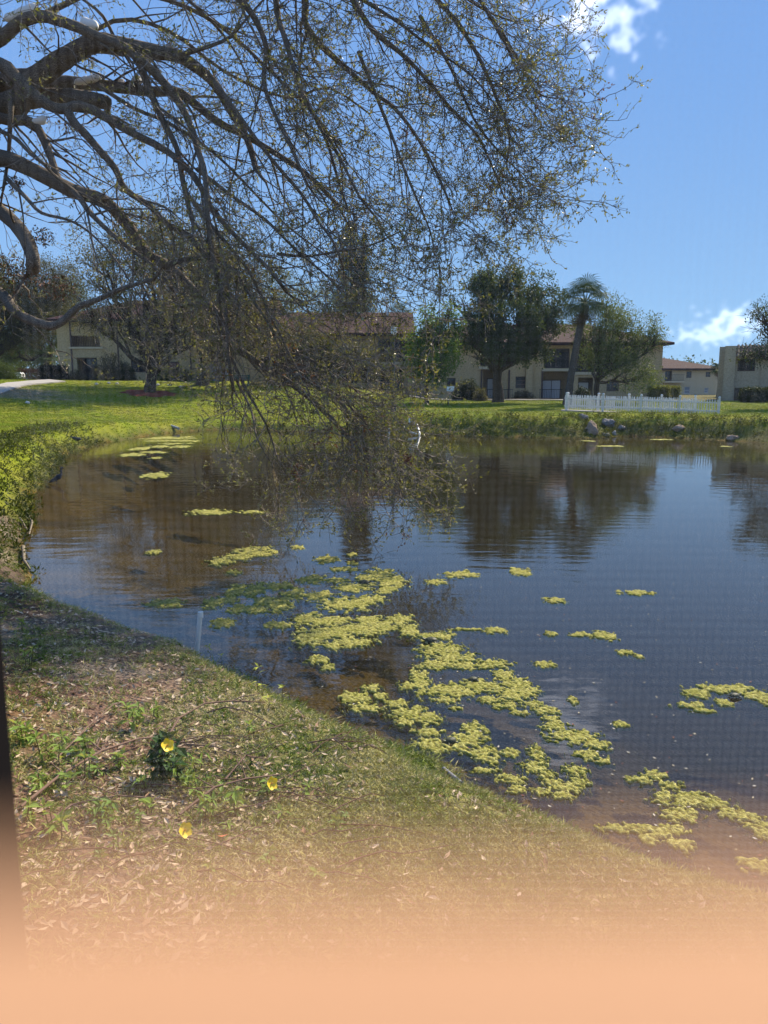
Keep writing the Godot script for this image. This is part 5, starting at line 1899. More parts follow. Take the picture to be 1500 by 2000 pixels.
func make_algae():
	var m := mat("algae", 1, 1, 1, 0.8)
	m.vertex_color_use_as_albedo = true
	relief(m, grey_tex(70, 0.12, 0, 1, 512, 3), 0.8)
	m.uv1_triplanar = true
	m.uv1_world_triplanar = true
	m.uv1_scale = Vector3.ONE * 2.2
	algae_mat("yellow green algae mat shaped like a long streak, uppermost in the middle of the pond", [[500, 1078, 36, 9], [465, 1088, 26, 7], [430, 1097, 22, 7]], 0.018, m)
	algae_mat("cluster of yellow green algae mats right of the upright grey pipe", [[460, 1155, 18, 12], [497, 1153, 20, 13], [418, 1178, 20, 11], [450, 1172, 14, 7], [470, 1190, 24, 8], [515, 1175, 20, 9], [545, 1182, 25, 14], [500, 1192, 30, 7]], 0.014, m)
	algae_mat("broad broken algae mat near mid pond with dark twig reflections round it", [[610, 1132, 28, 7], [545, 1145, 22, 8], [575, 1160, 22, 9], [625, 1165, 30, 9], [650, 1180, 25, 8], [740, 1125, 30, 12], [762, 1136, 30, 13], [715, 1130, 20, 8], [690, 1147, 35, 9], [755, 1153, 22, 7], [680, 1180, 42, 13], [722, 1172, 30, 8], [655, 1133, 20, 5], [670, 1112, 22, 4]], 0.014, m)
	algae_mat("large yellow algae mat just below the broad broken one", [[600, 1210, 28, 12], [640, 1215, 45, 10], [610, 1245, 32, 18], [650, 1238, 40, 14], [700, 1230, 45, 12], [740, 1225, 35, 12], [780, 1212, 28, 10], [800, 1232, 22, 12], [690, 1255, 40, 8], [650, 1262, 20, 7], [720, 1212, 30, 8]], 0.013, m)
	algae_mat("ring shaped algae mat with open dark water holes in the middle foreground", [[835, 1245, 20, 7], [862, 1243, 22, 8], [862, 1270, 42, 13], [885, 1286, 48, 10], [850, 1300, 28, 9], [820, 1330, 18, 27], [802, 1342, 24, 8], [880, 1350, 52, 13], [930, 1340, 32, 11], [870, 1368, 26, 8], [905, 1300, 44, 8], [960, 1298, 32, 9], [985, 1320, 22, 12], [1010, 1340, 30, 16], [1000, 1360, 30, 13], [1032, 1352, 22, 10], [965, 1345, 25, 12]], 0.011, m)
	algae_mat("thin algae tail trailing from the ring shaped mat to the right", [[955, 1368, 20, 6], [985, 1380, 26, 6], [1015, 1393, 18, 5], [1045, 1378, 20, 8], [1066, 1389, 24, 10]], 0.010, m)
	algae_mat("algae mat with pointed right end, right of the turtle", [[1085, 1420, 25, 9], [1100, 1440, 32, 10], [1130, 1440, 36, 13], [1162, 1455, 30, 9], [1150, 1475, 28, 10], [1175, 1488, 18, 7], [1075, 1405, 18, 5]], 0.009, m)
	algae_mat("algae mat nearest the near bank, left of the ring shaped mat", [[725, 1345, 20, 8], [700, 1365, 25, 10], [680, 1362, 16, 10], [712, 1385, 32, 8], [742, 1362, 14, 7], [775, 1375, 24, 8], [800, 1395, 36, 13], [830, 1405, 30, 13], [790, 1412, 22, 7]], 0.010, m)
	algae_mat("algae mat holding the turtle with the dark shell", [[835, 1432, 27, 10], [840, 1455, 30, 12], [858, 1466, 22, 7], [930, 1425, 24, 14], [915, 1445, 32, 14], [898, 1462, 27, 9], [940, 1470, 30, 13], [960, 1486, 20, 10]], 0.009, m)
	algae_mat("hook shaped algae mat below the pointed one", [[1050, 1475, 15, 17], [1045, 1500, 27, 13], [1068, 1515, 20, 8], [1125, 1508, 22, 11], [1080, 1530, 22, 9], [1112, 1540, 30, 12], [1060, 1548, 24, 8], [1100, 1556, 25, 8], [1132, 1530, 20, 10]], 0.008, m)
	algae_mat("narrow algae mat by the near bank above the finger blur", [[950, 1507, 24, 5], [1000, 1525, 24, 10], [1010, 1543, 22, 8], [980, 1517, 14, 5]], 0.008, m)
	algae_mat("small oval algae mat between the turtle mat and the hook shaped mat", [[997, 1472, 18, 9]], 0.007, m, "", 0.3)
	algae_mat("algae mat reaching out of the picture at the right edge", [[1360, 1355, 26, 10], [1395, 1346, 26, 8], [1440, 1346, 36, 8], [1482, 1360, 32, 11], [1515, 1372, 30, 12], [1350, 1378, 32, 5], [1412, 1373, 16, 8], [1380, 1390, 24, 4]], 0.010, m)
	algae_mat("large algae mat at the lower right, partly veiled by the finger blur", [[1250, 1525, 27, 8], [1280, 1515, 26, 8], [1310, 1535, 24, 8], [1300, 1560, 27, 13], [1350, 1562, 42, 15], [1400, 1572, 36, 13], [1432, 1592, 27, 10], [1330, 1592, 38, 16], [1200, 1620, 32, 9], [1250, 1622, 42, 11], [1300, 1626, 42, 15], [1332, 1652, 22, 16], [1268, 1640, 26, 10]], 0.008, m)
	algae_mat("algae mat at the right edge below the large lower right one", [[1462, 1600, 30, 11], [1495, 1625, 28, 22], [1480, 1690, 36, 14], [1510, 1700, 30, 18]], 0.009, m)
	algae_mat("streaky algae mat on the far left arm of the pond below the grey drain pipe", [[340, 855, 38, 2.2], [318, 861, 34, 1.5], [362, 861, 24, 1.6], [300, 857, 20, 1.2], [345, 866, 26, 1.4]], 0.10, m, "", 0.9)
	var small := [[455, 1118, 14, 4, "below the long streak mat"], [580, 1069, 13, 4, "right of the long streak mat"], [637, 1092, 20, 7, "above the broad broken mat"], [687, 1083, 10, 4, "topmost of a pair above the broad broken mat"], [687, 1100, 9, 3.5, "lower of a pair above the broad broken mat"], [432, 1217, 20, 9, "right of the grey pipe"], [539, 1221, 22, 7, "left of the large yellow mat"], [620, 1290, 20, 8, "below the large yellow mat"], [638, 1304, 14, 6, "nearest the leafy shore sprigs"],
		[896, 1122, 28, 6, "right of the broad broken mat"], [850, 1137, 18, 5, "between the broad mat and its right neighbour"], [1015, 1117, 18, 7, "far out below the oak reflection"], [1085, 1173, 18, 6, "far out above the strands"], [1240, 1158, 28, 5, "far out at the right with a brown end"], [1135, 1240, 20, 4, "forming the left of a strand"], [1178, 1242, 22, 8, "bushy, at the end of a strand"], [1220, 1275, 16, 5, "below the bushy strand"], [1247, 1283, 9, 4, "tiny, right of another speck"], [1075, 1238, 11, 5, "left of the strand"],
		[1062, 1298, 20, 6, "shaped like a fish above the cloud reflection"], [1120, 1370, 10, 8, "right of the cloud reflection"], [1210, 1415, 16, 6, "single, right of the pointed mat"], [965, 1232, 22, 6, "with a curved strand to its left"], [910, 1230, 28, 2.5, "thin curved strand"], [270, 876, 15, 3, "far left, long and pale"], [253, 888, 20, 2.6, "far left, lowest of the pale streaks"], [306, 872, 16, 2.4, "far left, above the longest streak"], [296, 883, 22, 2, "far left, longest thin streak"], [350, 872, 15, 2.2, "far left, rightmost pale streak"], [303, 894, 10, 1.8, "far left, small streak"],
		[301, 928, 22, 5, "left, alone below the building reflection"], [405, 1000, 35, 5, "left of the hanging branches"], [492, 1000, 22, 3, "under the hanging branches"], [322, 1178, 30, 8, "left of the grey pipe near the shallows"], [298, 1078, 12, 4, "in the brown shallows"], [1190, 871, 24, 1.1, "long pale streak before the boulder"], [1150, 861, 11, 0.9, "short pale streak by the boulder"], [1290, 858, 20, 0.8, "pale edge under the railings"], [1420, 872, 9, 0.8, "in the shade at the right"], [890, 1385, 12, 3, "thin strand above the turtle"]]
	for s in small:
		var dd := -level(s[0], s[1], 0).z
		algae_mat("small algae patch " + s[4], [[s[0], s[1], s[2], s[3]], [s[0] + s[2] * 0.6, s[1] + s[3] * 0.3, s[2] * 0.6, s[3] * 0.7]], clampf(dd * 0.0022, 0.007, 0.09), m, "small algae patches", 0.8)
	# specks and leaves afloat
	var xf := []
	var cl := []
	var lf := MB.new()
	lf.leaf(Vector3(0, 0, -0.5), Vector3(0, 0, 1), Vector3.RIGHT, 1.0, 0.45, -0.05)
	for i in 420:
		var p := level(rnd(380, 1500), rnd(1060, 1720), 0)
		if shore_distance(p.x, p.z) > -0.05:
			continue
		var s := rnd(0.012, 0.035)
		xf.append(Transform3D(Basis(Vector3.UP, rng.randf() * TAU).scaled(Vector3.ONE * s), p + Vector3(0, 0.004, 0)))
		cl.append(Color(0.32, 0.27, 0.18).lerp(Color(0.5, 0.47, 0.4), rng.randf()) if rng.randf() < 0.7 else Color(0.18, 0.07, 0.05))
	var o := copies("floating_leaves", lf.mesh(), [leaf_mat("dead_leaf", 0.7, 0.3)], xf, cl, self)
	tag(o, "scattered fallen leaves and specks afloat on the pond", "leaves")

# ------------------------------------------------------------------ animals
func make_animals():
	# grey heron wading at the left bank
	var w := level(108, 944, 0)
	var s := -w.z / FOCAL
	var dark := mat("heron_plumage", 0.045, 0.05, 0.062, 0.8)
	var hp := func(px, py, dz := 0.0): return Vector3((px - 108) * s, (944 - py) * s, dz)
	var heron := thing("heron", "dark slate heron with raised neck wading at the left waterline", "heron", w)
	var b := [[hp.call(103, 938), hp.call(115, 931), 0.045, 0.065], [hp.call(115, 931), hp.call(120, 927), 0.055, 0.03], [hp.call(120, 927), hp.call(120.5, 919), 0.024, 0.02], [hp.call(120.5, 919), hp.call(121, 914), 0.018, 0.02], [hp.call(121, 913.5), hp.call(123, 913), 0.026, 0.018], [hp.call(123, 913), hp.call(129, 914), 0.010, 0.004], [hp.call(103, 938), hp.call(95, 942.5), 0.04, 0.012],
		[hp.call(110, 936, 0.03), hp.call(111, 948, 0.035), 0.008, 0.007], [hp.call(110, 936, -0.03), hp.call(109, 948, -0.035), 0.008, 0.007]]
	part("body", body_mesh(b, 0.011, 0.012), dark, heron)
	# a dark wading bird on the bank further back
	w = on_ground(148, 862)
	var sb := -w.z / FOCAL
	var bird := thing("wading_bird", "hunched dark bird with a long bill on the grassy left bank", "bird", w)
	b = [[Vector3(-6, 6, 0) * sb, Vector3(6, 5, 0) * sb, 0.075, 0.06], [Vector3(6, 5, 0) * sb, Vector3(10, 3.5, 0) * sb, 0.05, 0.02], [Vector3(-6, 7, 0) * sb, Vector3(-9, 9, 0) * sb, 0.045, 0.045], [Vector3(-9, 9, 0) * sb, Vector3(-17, 9.5, 0) * sb, 0.022, 0.006], [Vector3(1, 4, 1.2) * sb, Vector3(1, -1, 1.2) * sb, 0.012, 0.01], [Vector3(2, 4, -1.2) * sb, Vector3(2, -1, -1.2) * sb, 0.012, 0.01]]
	part("body", body_mesh(b, 0.016, 0.014), dark, bird)
	# white birds roosting in the oak
	var white := mat("white_plumage", 0.78, 0.76, 0.72, 0.8)
	var u := 0.0081
	var bm := body_mesh([[Vector3(-10, 5, 0) * u, Vector3(6, 9, 0) * u, 0.055, 0.075], [Vector3(6, 9, 0) * u, Vector3(10, 15, 0) * u, 0.05, 0.035], [Vector3(10, 15, 0) * u, Vector3(13, 15.5, 0) * u, 0.032, 0.022], [Vector3(-10, 5, 0) * u, Vector3(-18, 1, 0) * u, 0.04, 0.012]], 0.012, 0.014)
	var bill := body_mesh([[Vector3(13, 15.5, 0) * u, Vector3(18, 13, 0) * u, 0.012, 0.008], [Vector3(18, 13, 0) * u, Vector3(20, 8, 0) * u, 0.008, 0.004]], 0.005, 0.004)
	var leg := MB.new()
	leg.bar(Vector3(0, -3, 2) * u, Vector3(0, 5, 2) * u, 0.008, 6)
	leg.bar(Vector3(1, -3, -2) * u, Vector3(1, 5, -2) * u, 0.008, 6)
	var legm := leg.mesh()
	var red := mat("reddish_bill", 0.30, 0.13, 0.09, 0.6)
	var spots := [[28, 40, 12.2, 0.2, 1.0, "leftmost of the pair on the arching top left limb"], [54, 31, 12.1, 0.2, 1.1, "right one of the pair on the arching top left limb"], [174, 58, 11.9, 2.6, 1.15, "alone on the arching limb at the upper left"], [160, 164, 12.9, 0.3, 0.8, "left one of three in a row on the thick dark limb"], [183, 160, 12.9, 0.2, 0.9, "middle one of three in a row on the thick dark limb"], [232, 166, 12.9, 0.1, 0.6, "small one right of the pair on the thick dark limb"], [268, 162, 12.7, 1.4, 0.8, "rightmost on the thick dark limb, half behind a branch"], [76, 242, 12.4, 0.2, 0.8, "lowest of all, on the limb at the left"]]
	for q in spots:
		var t := thing("white_bird", "white bird, " + q[5], "bird", at(q[0], q[1], q[2] - 0.05), q[3], "white birds roosting in the oak")
		t.scale = Vector3.ONE * q[4]
		part("body", bm, white, t)
		part("bill", bill, red, t)
		part("leg", legm, red, t)
	# turtles
	var shell_m := mat("turtle_shell", 0.05, 0.055, 0.035, 0.5)
	shell_m.metallic_specular = 0.2
	var skin := mat("turtle_skin", 0.07, 0.075, 0.03, 0.5)
	var sh := MB.new()
	var prof := 7
	for j in prof + 1:
		for i in 20:
			var f := float(j) / prof
			var an := TAU * i / 20
			sh.v.append(Vector3(cos(an) * 0.052 * sin(f * PI * 0.5), 0.024 * cos(f * PI * 0.5) * (1.0 + 0.03 * cos(an * 6)), sin(an) * 0.042 * sin(f * PI * 0.5)))
			sh.n.append(Vector3.UP)
			sh.c.append(Color.WHITE)
			sh.uv.append(Vector2.ZERO)
	for j in prof:
		for i in 20:
			var a := j * 20 + i
			var c := j * 20 + (i + 1) % 20
			sh.ix.append_array([a, a + 20, c, c, a + 20, c + 20])
	var shm := sh.smooth_mesh()
	var body := body_mesh([[Vector3(-0.04, 0.004, 0), Vector3(0.04, 0.004, 0), 0.012, 0.012], [Vector3(0.045, 0.008, 0), Vector3(0.068, 0.016, 0), 0.008, 0.010], [Vector3(0.03, 0.0, 0.03), Vector3(0.045, -0.004, 0.05), 0.009, 0.006], [Vector3(0.03, 0.0, -0.03), Vector3(0.045, -0.004, -0.05), 0.009, 0.006], [Vector3(-0.03, 0.0, 0.03), Vector3(-0.045, -0.004, 0.048), 0.009, 0.006], [Vector3(-0.03, 0.0, -0.03), Vector3(-0.045, -0.004, -0.048), 0.009, 0.006]], 0.004, 0.003)
	for q in [[880, 1448, 3.6, 0.85, "in the algae mat nearest the bank, shell shining"], [924, 1328, 0.4, 0.8, "resting in the ring shaped algae mat"], [711, 1139, 0.2, 0.9, "pale backed, in the broad algae mat at mid pond"], [842, 1252, 3.0, 0.8, "at the top of the ring shaped mat"], [1436, 1360, 0.3, 0.8, "in the algae mat at the right edge"]]:
		var t := thing("turtle", "small dark turtle " + q[4], "turtle", level(q[0], q[1], 0.012), q[2], "turtles among the algae")
		t.scale = Vector3.ONE * q[3] * (1.0 if q[1] > 1300 else 1.5)
		part("shell", shm, shell_m, t, Vector3(0, 0.008, 0))
		part("body", body, skin, t)

# ------------------------------------------------------------------ near bank: grass, litter, weeds, flowers
func blade_tuft(count: int, l: float, w: float, spread: float) -> ArrayMesh:
	var mb := MB.new()
	for i in count:
		var p := Vector3(rnd(-spread, spread), -0.008, rnd(-spread, spread))
		var d := (Vector3.UP * rnd(0.3, 1.0) + Vector3(rnd(-1, 1), 0, rnd(-1, 1))).normalized()
		var ll := l * rnd(0.6, 1.2)
		var side := d.cross(rdir()).normalized() * w * 0.5
		var mid := p + d * ll * 0.55
		var tip := mid + (d + Vector3(0, -0.55, 0) + rvec() * 0.3).normalized() * ll * 0.5
		var s := rnd(0.75, 1.15)
		mb.col = Color(s, s, s * rnd(0.7, 1.1))
		mb.quad(p - side, p + side, mid + side * 0.8, mid - side * 0.8)
		mb.tri(mid - side * 0.8, mid + side * 0.8, tip)
	return mb.mesh()

func weed(label: String, p: Vector3, h: float, n: int, l: float, w: float, m: Material, stems := 1, called := "weed", category := "weed", group := "") -> Node3D:
	var t := thing(called, label, category, p, rng.randf() * TAU, group)
	var mb := MB.new()
	var leaf_mb := []
	for k in 3:
		var q := MB.new()
		q.leaf(Vector3.ZERO, Vector3(0, 0.3, 1).normalized(), Vector3.RIGHT, l, w, 0.35)
		leaf_mb.append(q.mesh())
	var li := 0
	for s in stems:
		var lean := Vector3(rnd(-0.6, 0.6), 0, rnd(-0.6, 0.6)) if stems > 1 else Vector3(rnd(-0.25, 0.25), 0, rnd(-0.25, 0.25))
		var pts := wander(Vector3(lean.x * 0.06, -0.03, lean.z * 0.06), (Vector3.UP + lean * 0.8) * h * rnd(0.75, 1.1), 4, 0.06)
		mb.tube(pts, taper(5, 0.004, 0.0018), 5)
		for i in n:
			var f := rnd(0.3, 1.0)
			if i < 4:
				f = 1.0
			var q := pts[0].lerp(pts[4], f)
			var bs := Basis(Vector3.UP, i * 2.4 + rnd(-0.3, 0.3)) * Basis(Vector3.RIGHT, rnd(-0.8, 0.6)) * Basis(Vector3.BACK, rnd(-0.6, 0.6))
			fast_part("leaf", li, leaf_mb[i % 3], m, t, Transform3D(bs.scaled(Vector3.ONE * rnd(0.65, 1.15)), q))
			li += 1
	part("stem", mb.mesh(), mat("weed_stem", 0.10, 0.085, 0.04, 0.8), t)
	return t

func flower(t: Node3D, p: Vector3, face: Vector3, r: float, index: int):
	var mb := MB.new()
	for i in 5:
		var an := TAU * i / 5
		var prev := []
		for j in 6:
			var f := j / 5.0
			var rr := r * (0.12 + 0.88 * f)
			var wdt := r * 0.52 * sin(PI * (0.18 + 0.72 * f))
			var up := r * 0.28 * f * f
			var c := Vector3(cos(an), 0, sin(an)) * rr + Vector3(0, up, 0)
			var sd := Vector3(-sin(an), 0, cos(an)) * wdt
			var row := [c - sd + Vector3(0, r * 0.07 * f, 0), c, c + sd + Vector3(0, r * 0.07 * f, 0)]
			if j > 0:
				mb.quad(prev[0], prev[1], row[1], row[0])
				mb.quad(prev[1], prev[2], row[2], row[1])
			prev = row
	var ym := mat("yellow_petal", 0.80, 0.56, 0.01, 0.6)
	ym.backlight_enabled = true
	ym.backlight = Color(0.6, 0.5, 0.05)
	var fl := part("flower", mb.smooth_mesh(), ym, t, p)
	fl.basis = basis_from(face, index * 1.3, 1.0)
	mb = MB.new()
	mb.lathe(PackedVector2Array([Vector2(r * 0.1, -r * 0.35), Vector2(r * 0.14, 0.0), Vector2(r * 0.1, r * 0.25), Vector2(r * 0.02, r * 0.4)]), 8)
	part("flower_centre", mb.mesh(), mat("flower_centre", 0.55, 0.28, 0.02, 0.7), fl)

func make_near_ground():
	rng.seed = 99
	# grass blades
	var gm := leaf_mat("grass_blade", 0.6, 0.5)
	var tufts := [blade_tuft(9, 0.056, 0.0052, 0.02), blade_tuft(9, 0.075, 0.005, 0.024)]
	for v in 2:
		var xf := []
		var cl := []
		for i in 52000:
			var r := 1.0 + 11.5 * pow(rng.randf(), 1.35)
			var az := rnd(-0.66, 0.66)
			var x := r * sin(az)
			var z := -r * cos(az)
			var d := shore_distance(x, z)
			if d < -0.06:
				continue
			var lit := litter(x, z)
			var n1 := nz2.get_noise_2d(x * 16.0, z * 16.0)
			if rng.randf() < lit * (0.72 + n1 * 0.5) or (n1 < -0.3 and rng.randf() < 0.6):
				continue
			var edge := smoothstep(0.5, 0.0, d)
			var k := clampf(0.45 + n1 * 1.2 + rnd(-0.35, 0.35) - edge * 0.3, 0, 1)
			var c := Color(0.15, 0.205, 0.026).lerp(Color(0.42, 0.37, 0.16), k)
			if rng.randf() < 0.12:
				c = Color(0.42, 0.35, 0.21)
			cl.append(c)
			xf.append(Transform3D(Basis(Vector3.UP, rng.randf() * TAU).scaled(Vector3.ONE * rnd(0.65, 1.2) * (1.0 + 0.7 * edge)), Vector3(x, ground(x, z), z)))
		tag(copies("grass", tufts[v], [gm], xf, cl, self), "short patchy grass on the near bank", "grass")
	var far_tuft := blade_tuft(12, 0.10, 0.013, 0.07)
	var xf := []
	var cl := []
	for i in 90000:
		var r := 11.0 + 58.0 * pow(rng.randf(), 0.9)
		var az := rnd(-0.62, 0.56)
		var x := r * sin(az)
		var z := -r * cos(az)
		var d := shore_distance(x, z)
		if d < 0.05 or z < -69.0:
			continue
		var c := ground_color(x, z, d + 0.4)
		var k := rnd(0.8, 1.3)
		cl.append(Color(c.r * k, c.g * k * 1.06, c.b * k))
		xf.append(Transform3D(Basis(Vector3.UP, rng.randf() * TAU).scaled(Vector3.ONE * rnd(0.5, 1.0) * clampf(r / 30.0, 0.6, 1.3)), Vector3(x, ground(x, z), z)))
	tag(copies("grass", far_tuft, [gm], xf, cl, self), "mown lawn grass round the far side of the pond", "grass")

	# leaf litter
	var lm := MB.new()
	lm.leaf(Vector3(0, 0, -0.5), Vector3(0, 0.05, 1).normalized(), Vector3.RIGHT, 1.0, 0.42, -0.18)
	var lm2 := MB.new()
	lm2.leaf(Vector3(0, 0.05, -0.5), Vector3(0, -0.05, 1).normalized(), Vector3(1, 0.4, 0).normalized(), 1.0, 0.36, 0.2)
	var dm := leaf_mat("litter_leaf", 0.75, 0.25)
	for v in 2:
		xf = []
		cl = []
		for i in 15000:
			var r := 1.0 + 9.0 * pow(rng.randf(), 1.2)
			var az := rnd(-0.66, 0.6)
			var x := r * sin(az)
			var z := -r * cos(az)
			var d := shore_distance(x, z)
			if d < 0.03:
				continue
			if rng.randf() > 0.13 + litter(x, z) * 0.58:
				continue
			cl.append(Color(0.20, 0.115, 0.065).lerp(Color(0.52, 0.41, 0.29), rng.randf()))
			xf.append(Transform3D(Basis(Vector3.UP, rng.randf() * TAU).rotated(Vector3.RIGHT, rnd(-0.4, 0.4)).scaled(Vector3.ONE * rnd(0.026, 0.055)), Vector3(x, ground(x, z) + rnd(0.004, 0.022), z)))
		tag(copies("leaf_litter", [lm, lm2][v].mesh(), [dm], xf, cl, self), "dry tan oak leaves littering the near bank", "leaves")

	# fallen twigs
	var wood := mat("fallen_twig", 0.155, 0.10, 0.075, 0.9)
	var tl := [[[[40, 1585], [120, 1535], [200, 1492], [270, 1462], [330, 1445]], 0.008, "long brown twig leading up to the dark leaved plant"], [[[325, 1450], [350, 1420], [400, 1395], [455, 1385], [520, 1378]], 0.007, "bowed twig rising right from the dark leaved plant"], [[[100, 1500], [170, 1440], [222, 1398], [265, 1383], [310, 1382]], 0.005, "pale bent twig above the weeds at the left"],
		[[[405, 1398], [440, 1400], [480, 1408], [540, 1425]], 0.005, "thin twig on the grass right of the bowed twig"], [[[350, 1600], [420, 1562], [480, 1545], [550, 1520]], 0.007, "brown twig lying past the middle yellow flower"], [[[440, 1530], [480, 1500], [520, 1490]], 0.005, "short forked twig above the middle yellow flower"], [[[60, 1640], [140, 1600], [230, 1580], [330, 1570]], 0.006, "twig low in the leaf litter under the weeds"], [[[360, 1460], [420, 1480], [470, 1500], [500, 1530]], 0.004, "thin dark twig crossing from the dark leaved plant to the right"], [[[600, 1458], [650, 1465], [690, 1475]], 0.004, "short pale twig on the sandy spot"]]
	for q in tl:
		var pts := PackedVector3Array()
		var k := 0
		for p in q[0]:
			var g := on_ground(p[0], p[1])
			pts.append(g + Vector3(0, 0.02 + 0.05 * sin(PI * k / (q[0].size() - 1)), 0))
			k += 1
		var mb := MB.new()
		mb.tube(pts, taper(pts.size(), q[1], q[1] * 0.5), 6, true, 0.12)
		for i in 4:
			var a := pts[rng.randi_range(1, pts.size() - 1)]
			mb.tube(wander(a, a + Vector3(rnd(-0.2, 0.2), rnd(-0.01, 0.06), rnd(-0.2, 0.2)), 3, 0.12), taper(4, q[1] * 0.5, 0.0015), 4)
		tag(part("fallen_twig", mb.mesh(), wood, self), q[2], "twig")

	# weeds
	var bright := leaf_mat("weed_leaf_bright", 0.5, 0.6)
	bright.vertex_color_use_as_albedo = false
	bright.albedo_color = lin(0.13, 0.20, 0.035)
	var deep := leaf_mat("weed_leaf_deep", 0.5, 0.6)
	deep.vertex_color_use_as_albedo = false
	deep.albedo_color = lin(0.085, 0.15, 0.03)
	var lime := leaf_mat("weed_leaf_lime", 0.5, 0.7)
	lime.vertex_color_use_as_albedo = false
	lime.albedo_color = lin(0.27, 0.30, 0.04)
	var glossy := leaf_mat("glossy_leaf", 0.45, 0.35)
	glossy.vertex_color_use_as_albedo = false
	glossy.albedo_color = lin(0.028, 0.062, 0.016)
	var where := [[45, 1308, "by the window jamb, upright with long leaves"], [36, 1232, "topmost beside the window jamb"], [44, 1452, "beside the window jamb, level with the mulch"], [75, 1540, "in the leaf litter nearest the jamb"], [135, 1560, "broad, in the middle of the left litter"], [100, 1492, "small, above the broad weed"], [175, 1478, "under the pale bent twig"], [240, 1500, "left of the dark leaved plant"], [262, 1425, "right of the pale bent twig"], [390, 1512, "right of the dark leaved plant"], [432, 1558, "left of the middle yellow flower"], [310, 1412, "on the bare litter above the flower"],
		[200, 1600, "low, under the long brown twig"], [300, 1592, "low, left of the lowest yellow flower"], [405, 1600, "low, right of the lowest yellow flower"], [120, 1640, "faint in the finger blur at the left"], [480, 1440, "on the grass beside the thin twig"], [60, 1600, "low beside the jamb in the litter"], [350, 1545, "below the dark leaved plant"], [460, 1595, "in the grass below the middle yellow flower"], [160, 1520, "small, between two larger weeds"], [270, 1545, "leafy, below the long brown twig"], [520, 1565, "in the grass right of the middle yellow flower"]]
	for q in where:
		weed("green weed " + q[2], on_ground(q[0], q[1]), rnd(0.06, 0.14), rng.randi_range(7, 13), rnd(0.035, 0.07), rnd(0.014, 0.03), [bright, bright, deep][rng.randi_range(0, 2)], rng.randi_range(1, 4), "weed", "weed", "weeds on the near bank")
	var tangle := StandardMaterial3D.new()
	tangle = mat("tangled_stem", 0.13, 0.075, 0.055, 0.9)
	for i in 34:
		var x := rnd(-1.65, -0.15)
		var g := Vector3(x, 0, rnd(-4.3, -2.3))
		g.y = ground(g.x, g.z)
		var an := rnd(-0.5, 1.1)
		var e := g + Vector3(cos(an), 0, -sin(an)) * rnd(0.3, 0.75)
		e.y = ground(e.x, e.z)
		var pts := wander(g, e, 5, 0.06)
		for j in 6:
			pts[j].y = ground(pts[j].x, pts[j].z) + 0.012 + rnd(0.0, 0.05) * sin(PI * j / 5.0)
		var tm := MB.new()
		tm.tube(pts, taper(6, rnd(0.0025, 0.0045), 0.0012), 5, true, 0.1)
		tag(part("tangled_stem", tm.mesh(), tangle, self), "thin brown stem tangled in the leaf litter at the lower left", "stem", "thin stems tangled in the litter")
	for i in 26:
		var g := Vector3(rnd(-1.6, -0.1), 0, rnd(-3.7, -2.2))
		g.y = ground(g.x, g.z)
		weed("small low green weed among the leaf litter at the lower left", g, rnd(0.03, 0.08), rng.randi_range(6, 10), rnd(0.03, 0.05), rnd(0.014, 0.022), [bright, deep][i % 2], rng.randi_range(1, 3), "small_weed", "weed", "small weeds in the litter")
	var sprigs := [[412, 1290, 0.13, "thin, over the water right of the grey pipe"], [432, 1296, 0.09, "thin, rightmost beside the grey pipe"], [500, 1352, 0.17, "tall, at the waterline, left one"], [512, 1366, 0.12, "leafy, at the waterline, middle one"], [548, 1378, 0.16, "slender, leaning over the water, right one"], [525, 1385, 0.08, "low, behind the waterline sprigs"]]
	for q in sprigs:
		weed("lime green sprig " + q[3], on_ground(q[0], q[1]), q[2], 6, 0.048, 0.018, lime, 1, "sprig", "sprig", "lime green sprigs at the near waterline")
	# dark glossy plant with yellow flowers
	var gp := on_ground(318, 1530)
	var pl := weed("dark glossy leaved plant bearing the topmost yellow flower", gp, 0.20, 22, 0.072, 0.045, glossy, 4, "flowering_plant", "plant")
	pl.rotation = Vector3.ZERO
	var v := (EYE - gp).normalized()
	var fp := at(326, 1457, -gp.z - 0.12) - gp
	flower(pl, fp, (v + Vector3(0.5, 0.5, 0)).normalized(), 0.032, 0)
	for q in [[530, 1531, "plant with the middle yellow flower, at the edge of the grass"], [360, 1622, "plant with the lowest yellow flower, largest of the three"]]:
		var g := on_ground(q[0], q[1] + 22)
		var t := weed(q[2], g, 0.07, 5, 0.05, 0.02, bright, 1, "flowering_plant", "plant")
		t.rotation = Vector3.ZERO
		flower(t, at(q[0], q[1], -g.z - 0.07) - g, ((EYE - g).normalized() + Vector3(0.9, 0.2, 0)).normalized(), 0.032, q[0])
	var ol := MB.new()
	ol.leaf(Vector3.ZERO, Vector3(1, 0.1, 0.1).normalized(), Vector3(0, 0.3, 1).normalized(), 0.05, 0.025, 0.1)
	tag(part("fallen_leaf", ol.mesh(), mat("orange_leaf", 0.50, 0.13, 0.05, 0.6), self, on_ground(424, 1646) + Vector3(0, 0.03, 0)), "single orange leaf right of the lowest yellow flower", "leaf")

